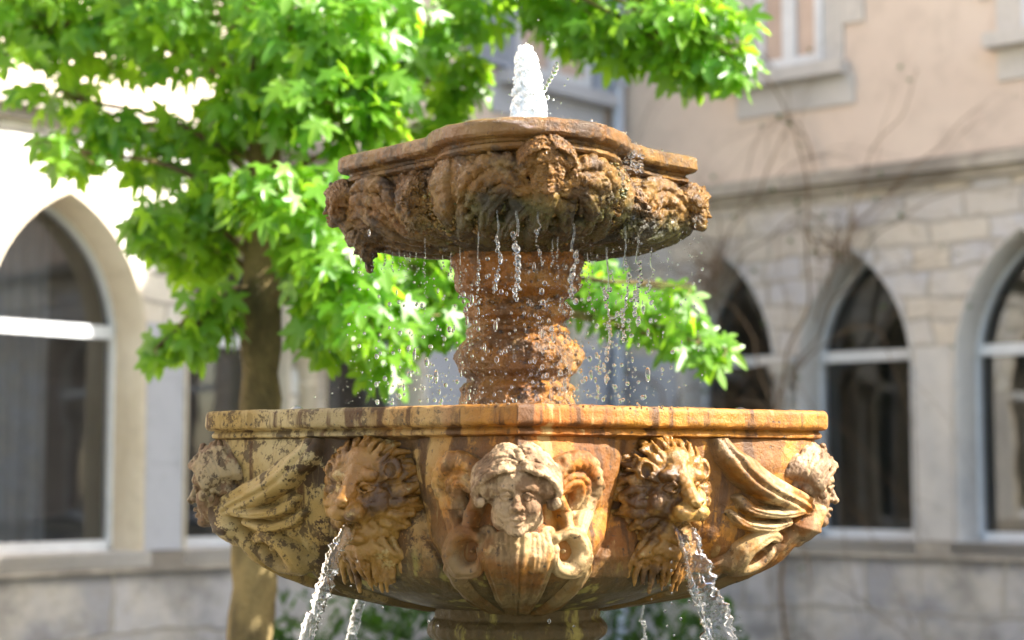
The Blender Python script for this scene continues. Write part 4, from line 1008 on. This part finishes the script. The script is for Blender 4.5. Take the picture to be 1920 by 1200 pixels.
stream(pts, [3, 4.5, 4, 5, 4, 6], 'thin separate strand of water along the left side of the right lion stream', 3)
pts = [fw(690, 1030, -262), fw(682, 1085, -285), fw(672, 1135, -300), fw(662, 1180, -308), fw(654, 1220, -312)]; pts.append(low_end(pts[-2], pts[-1], 400))
stream(pts, [7, 9, 9, 9, 9, 12], 'narrow water stream falling behind the basin, seen below its left half', 4)
rs = np.random.default_rng(9)
def chain_drops(name, x, y0, y1, w, r, label, group=None, wob=3, thread=True, n=None, cat='water trickle'):
    """a falling thread that breaks into beads"""
    L = y1-y0; n = n or max(4, int(L/6)); P = []; rr = []
    ph = rs.uniform(0, 6)
    m = MB(); top = []; k = 14
    if thread:
        yt = y0+L*.36
        for i in range(k):
            f = i/(k-1); top.append(fw(x+wob*math.sin(ph+f*4)*f, y0-6+(yt-y0)*f, w))
        R_ = [r*.7*SC*(.3+.3*abs(math.sin(i*1.7+ph))+(.5 if i == k-1 else 0)) for i in range(k)]
        m.tube([tuple(W3(p)) for p in top], R_, 8)
    for i in range(n):
        f = (i+rs.random())/n; y = (y0+L*.3)+L*.7*f if thread else y0+L*f
        P.append(fw(x+wob*math.sin(ph+f*5)+rs.normal()*(1.2+1.6*f), y, w+rs.normal()*3)); rr.append(r*(.35+.75*rs.random()**1.6))
    V0, F0 = icos(2)
    for p, q in zip(P, rr):
        c = W3(p); m.add([(c[0]+v[0]*q*SC, c[1]+v[1]*q*SC, c[2]+v[2]*q*SC*1.35) for v in V0], F0.tolist())
    return tag(m.build(name, M_WATER, None, angle=80, loc=ROOT), label, cat, None if not thread else group, 'stuff' if (not thread or y1 > 1200) else None)
G_ = 'water trickles falling from the upper basin'
for x, y0, y1, w, r, lb in ((968, 385, 562, 352, 5.5, 'thickest beaded water trickle falling in front of the column centre'),
        (932, 400, 545, 345, 3.6, 'crooked water trickle just left of the thickest one before the column'),
        (897, 440, 600, 300, 2.6, 'fine water trickle over the left part of the column'),
        (1010, 395, 500, 352, 3.4, 'short water trickle directly below the front cherub head'),
        (1076, 425, 570, 300, 5.2, 'beaded water trickle over the right edge of the column'),
        (1138, 470, 700, 210, 4.2, 'long beaded water trickle just right of the column, against green leaves'),
        (1172, 430, 640, 190, 4.0, 'sparkling water trickle under the right part of the upper basin'),
        (1196, 440, 610, 150, 4.4, 'heavier water trickle under the right part of the upper basin'),
        (1222, 470, 580, 110, 3.2, 'rightmost close set water trickle under the upper basin'),
        (1313, 410, 720, 20, 3.0, 'sparse falling drops below the right end of the upper basin')):
    chain_drops('water_trickle', x, y0, y1, w, r, lb, G_, wob=5 if r > 3 else 2, thread=x != 1313, n=9 if x == 1313 else None)
ORD = 'first second third fourth fifth sixth seventh eighth ninth tenth eleventh twelfth'.split()
LBL = [o_+' hair thin water drip from the left under the upper basin' for o_ in ORD] + ['hair thin drip left of centre before the right half of the column', 'hair thin drip beside it, before the right half of the column', 'hair thin drip just right of the column under the upper basin']
for x, y0, y1, w in ((676, 490, 520, 40), (699, 480, 508, 60), (722, 476, 512, 90), (736, 478, 515, 110), (748, 478, 508, 120), (758, 478, 512, 130), (768, 480, 505, 130), (780, 478, 520, 150), (797, 450, 560, 190), (830, 485, 508, 210), (845, 480, 530, 220), (862, 470, 560, 250), (1036, 455, 505, 330), (1046, 450, 520, 330), (1102, 480, 560, 250)):
    chain_drops('water_trickle', x, y0, y1, w, 1.9, LBL.pop(0), 'thin drips under the upper basin', wob=1.2)
chain_drops('water_trickle', 1257, 1020, 1180, 330, 3.2, 'row of falling drops below the chin of the right lion mask', None, 2, False, 8)
chain_drops('water_trickle', 1205, 1105, 1290, -290, 6.0, 'broken water stream falling behind the basin, seen below its right half', None, 4, True, 22)
# loose drops in the air
P = []; rr = []; st = []
def spray(n, xf, yf, wf, rlo, rhi, pw_=2.5):
    for _ in range(n):
        x, y, w = xf(), yf(), wf(); P.append(fw(x, y, w)); rr.append(rlo+(rhi-rlo)*rs.random()**pw_); st.append(rs.uniform(.9, 1.5))
U = rs.uniform
spray(260, lambda: U(868, 1075), lambda: U(470, 755), lambda: U(120, 330), 1.2, 5.5)
spray(150, lambda: rs.normal(1140, 45), lambda: 757-abs(rs.normal())*110, lambda: U(-150, 280), 1.2, 6.5)
spray(160, lambda: rs.normal(1160, 50), lambda: U(480, 757), lambda: U(-100, 250), 1.0, 5.0)
spray(170, lambda: rs.normal(800, 50), lambda: 758-abs(rs.normal())*90, lambda: U(-150, 280), 1.0, 5.5)
spray(110, lambda: U(640, 870), lambda: U(500, 757), lambda: U(-100, 250), .9, 3.6)
spray(80, lambda: U(560, 1330), lambda: 757-abs(rs.normal())*60, lambda: U(-300, 250), .8, 2.6)
spray(80, lambda: U(990, 1075), lambda: U(560, 755), lambda: U(125, 200), 1.5, 5)
spray(26, lambda: U(600, 1400), lambda: U(1040, 1195), lambda: U(100, 330), 1.2, 3.5)
spray(70, lambda: rs.normal(992, 30), lambda: 215-abs(rs.normal())*70, lambda: U(-40, 60), .8, 2.8)
for j in range(90):
    f = rs.random()**.6; spray(1, lambda: (640-70*f+rs.normal()*(5+9*f)) if j % 2 else (1290+62*f+rs.normal()*(8+12*f)), lambda: 1000+195*f, lambda: 300+30*f, .8, 2.6)
spray(240, lambda: U(1090, 1310), lambda: rs.normal(500, 60), lambda: U(20, 260), .6, 2.6)
spray(420, lambda: rs.normal(960, 190), lambda: 757-abs(rs.normal())*95, lambda: U(-100, 320), .5, 1.3)
st = [a*(1+1.3*(rs.random() < .09)) for a in st]
rr = np.array(rr)*SC*.8
tag(blobs('water_droplets', W3(np.array(P)), rr, np.array(st), M_DROP, loc=ROOT), 'loose water droplets splashing around the column between the two basins', 'water droplets', kind='stuff')
# beads clinging to the wet stone
P = []; rr = []
def cling(n, rf, tf, hf, off, rlo, rhi):
    for _ in range(n):
        t = R(tf()); h = hf(); r = float(rf(np.array([t]), np.array([float(h)]))[0])+off(); P.append((r*math.sin(t), r*math.cos(t), h)); rr.append(rlo+(rhi-rlo)*rs.random()**3)
cling(800, up_r, lambda: U(8, 85), lambda: U(418, 545), lambda: U(4, 14), .8, 2.8)
cling(170, up_r, lambda: U(-60, 10), lambda: U(415, 545), lambda: U(3, 10), .8, 2.2)
cling(480, col_r, lambda: U(0, 88), lambda: U(128, 400), lambda: U(1, 6), 1.0, 3.6)
cling(90, col_r, lambda: U(-80, 0), lambda: U(128, 400), lambda: U(1, 6), .8, 2.6)
cling(150, lambda t, h: UR(t)-2, lambda: U(8, 88), lambda: U(572, 600), lambda: U(0, 2), .8, 2.4)
cling(200, lambda t, h: LR(t)-3, lambda: U(-12, 60), lambda: U(112, 119), lambda: U(-5, 2), .8, 2.4)
cling(90, low_r, lambda: U(40, 75), lambda: U(-120, 40), lambda: U(2, 5), .8, 2.4)
for _ in range(70):
    P.append(tuple(fw(U(1160, 1204), U(280, 325), 196)+rs.normal(size=3)*3)); rr.append(rs.uniform(1.5, 4.5))
tag(blobs('clinging_drops', W3(np.array(P)), np.array(rr)*SC, np.ones(len(P)), M_DROP, sub=2, loc=ROOT), 'tiny water beads clinging to the wet carved stone', 'water beads', kind='stuff')
# two bubbles on the lower basin
M_BUB, _nt, _P = new_mat('bubble_film'); _g = N(_nt); _nt.nodes.remove(_P)
_tr = _g.node('ShaderNodeBsdfTransparent'); _gl = _g.node('ShaderNodeBsdfGlossy'); _gl.inputs['Roughness'].default_value = .03
_lw = _g.node('ShaderNodeLayerWeight'); _lw.inputs[0].default_value = .25; _mx = _g.node('ShaderNodeMixShader'); _g.link(_g.math('MULTIPLY', _lw.outputs['Facing'], .8, True), _mx.inputs[0]); _g.link(_tr.outputs[0], _mx.inputs[1]); _g.link(_gl.outputs[0], _mx.inputs[2]); _g.link(_mx.outputs[0], _nt.nodes['Material Output'].inputs[0])
for x, y, lb in ((1388, 780, 'large clear bubble floating behind the rim at the right end of the lower basin'), (556, 777, 'clear bubble floating behind the rim at the left end of the lower basin')):
    p = fw(x, y, -20); V0, F0 = icos(3); tag(obj('water_bubble', W3(p+V0*17), F0, M_BUB, loc=ROOT), lb, 'bubble', 'bubbles on the lower basin')
# round pool the fountain stands in
m = MB(); V = []; n = 96
prof = [(1.75, 0.0), (1.75, .02), (1.72, .36), (1.78, .38), (1.78, .44), (1.48, .44), (1.48, .38), (1.53, .36), (1.53, .05)]
for r, z in prof: V += [(r*math.cos(2*math.pi*i/n), r*math.sin(2*math.pi*i/n), z) for i in range(n)]
m.add(V, [(k*n+i, k*n+(i+1) % n, (k+1)*n+(i+1) % n, (k+1)*n+i) for k in range(len(prof)-1) for i in range(n)])
tag(m.build('pool_wall', M_BASE, None, loc=ROOT), 'low round stone wall of the pool around the pedestal', 'pool')
m = MB(); m.add([(1.525*math.cos(2*math.pi*i/n), 1.525*math.sin(2*math.pi*i/n), .30) for i in range(n)], [tuple(range(n))])
_m, _nt, _P = new_mat('pool_water'); _P.inputs['Base Color'].default_value = (.02, .035, .03, 1); _P.inputs['Roughness'].default_value = .05; _P.inputs['IOR'].default_value = 1.33
tag(m.build('water', _m, None, loc=ROOT), kind='structure')
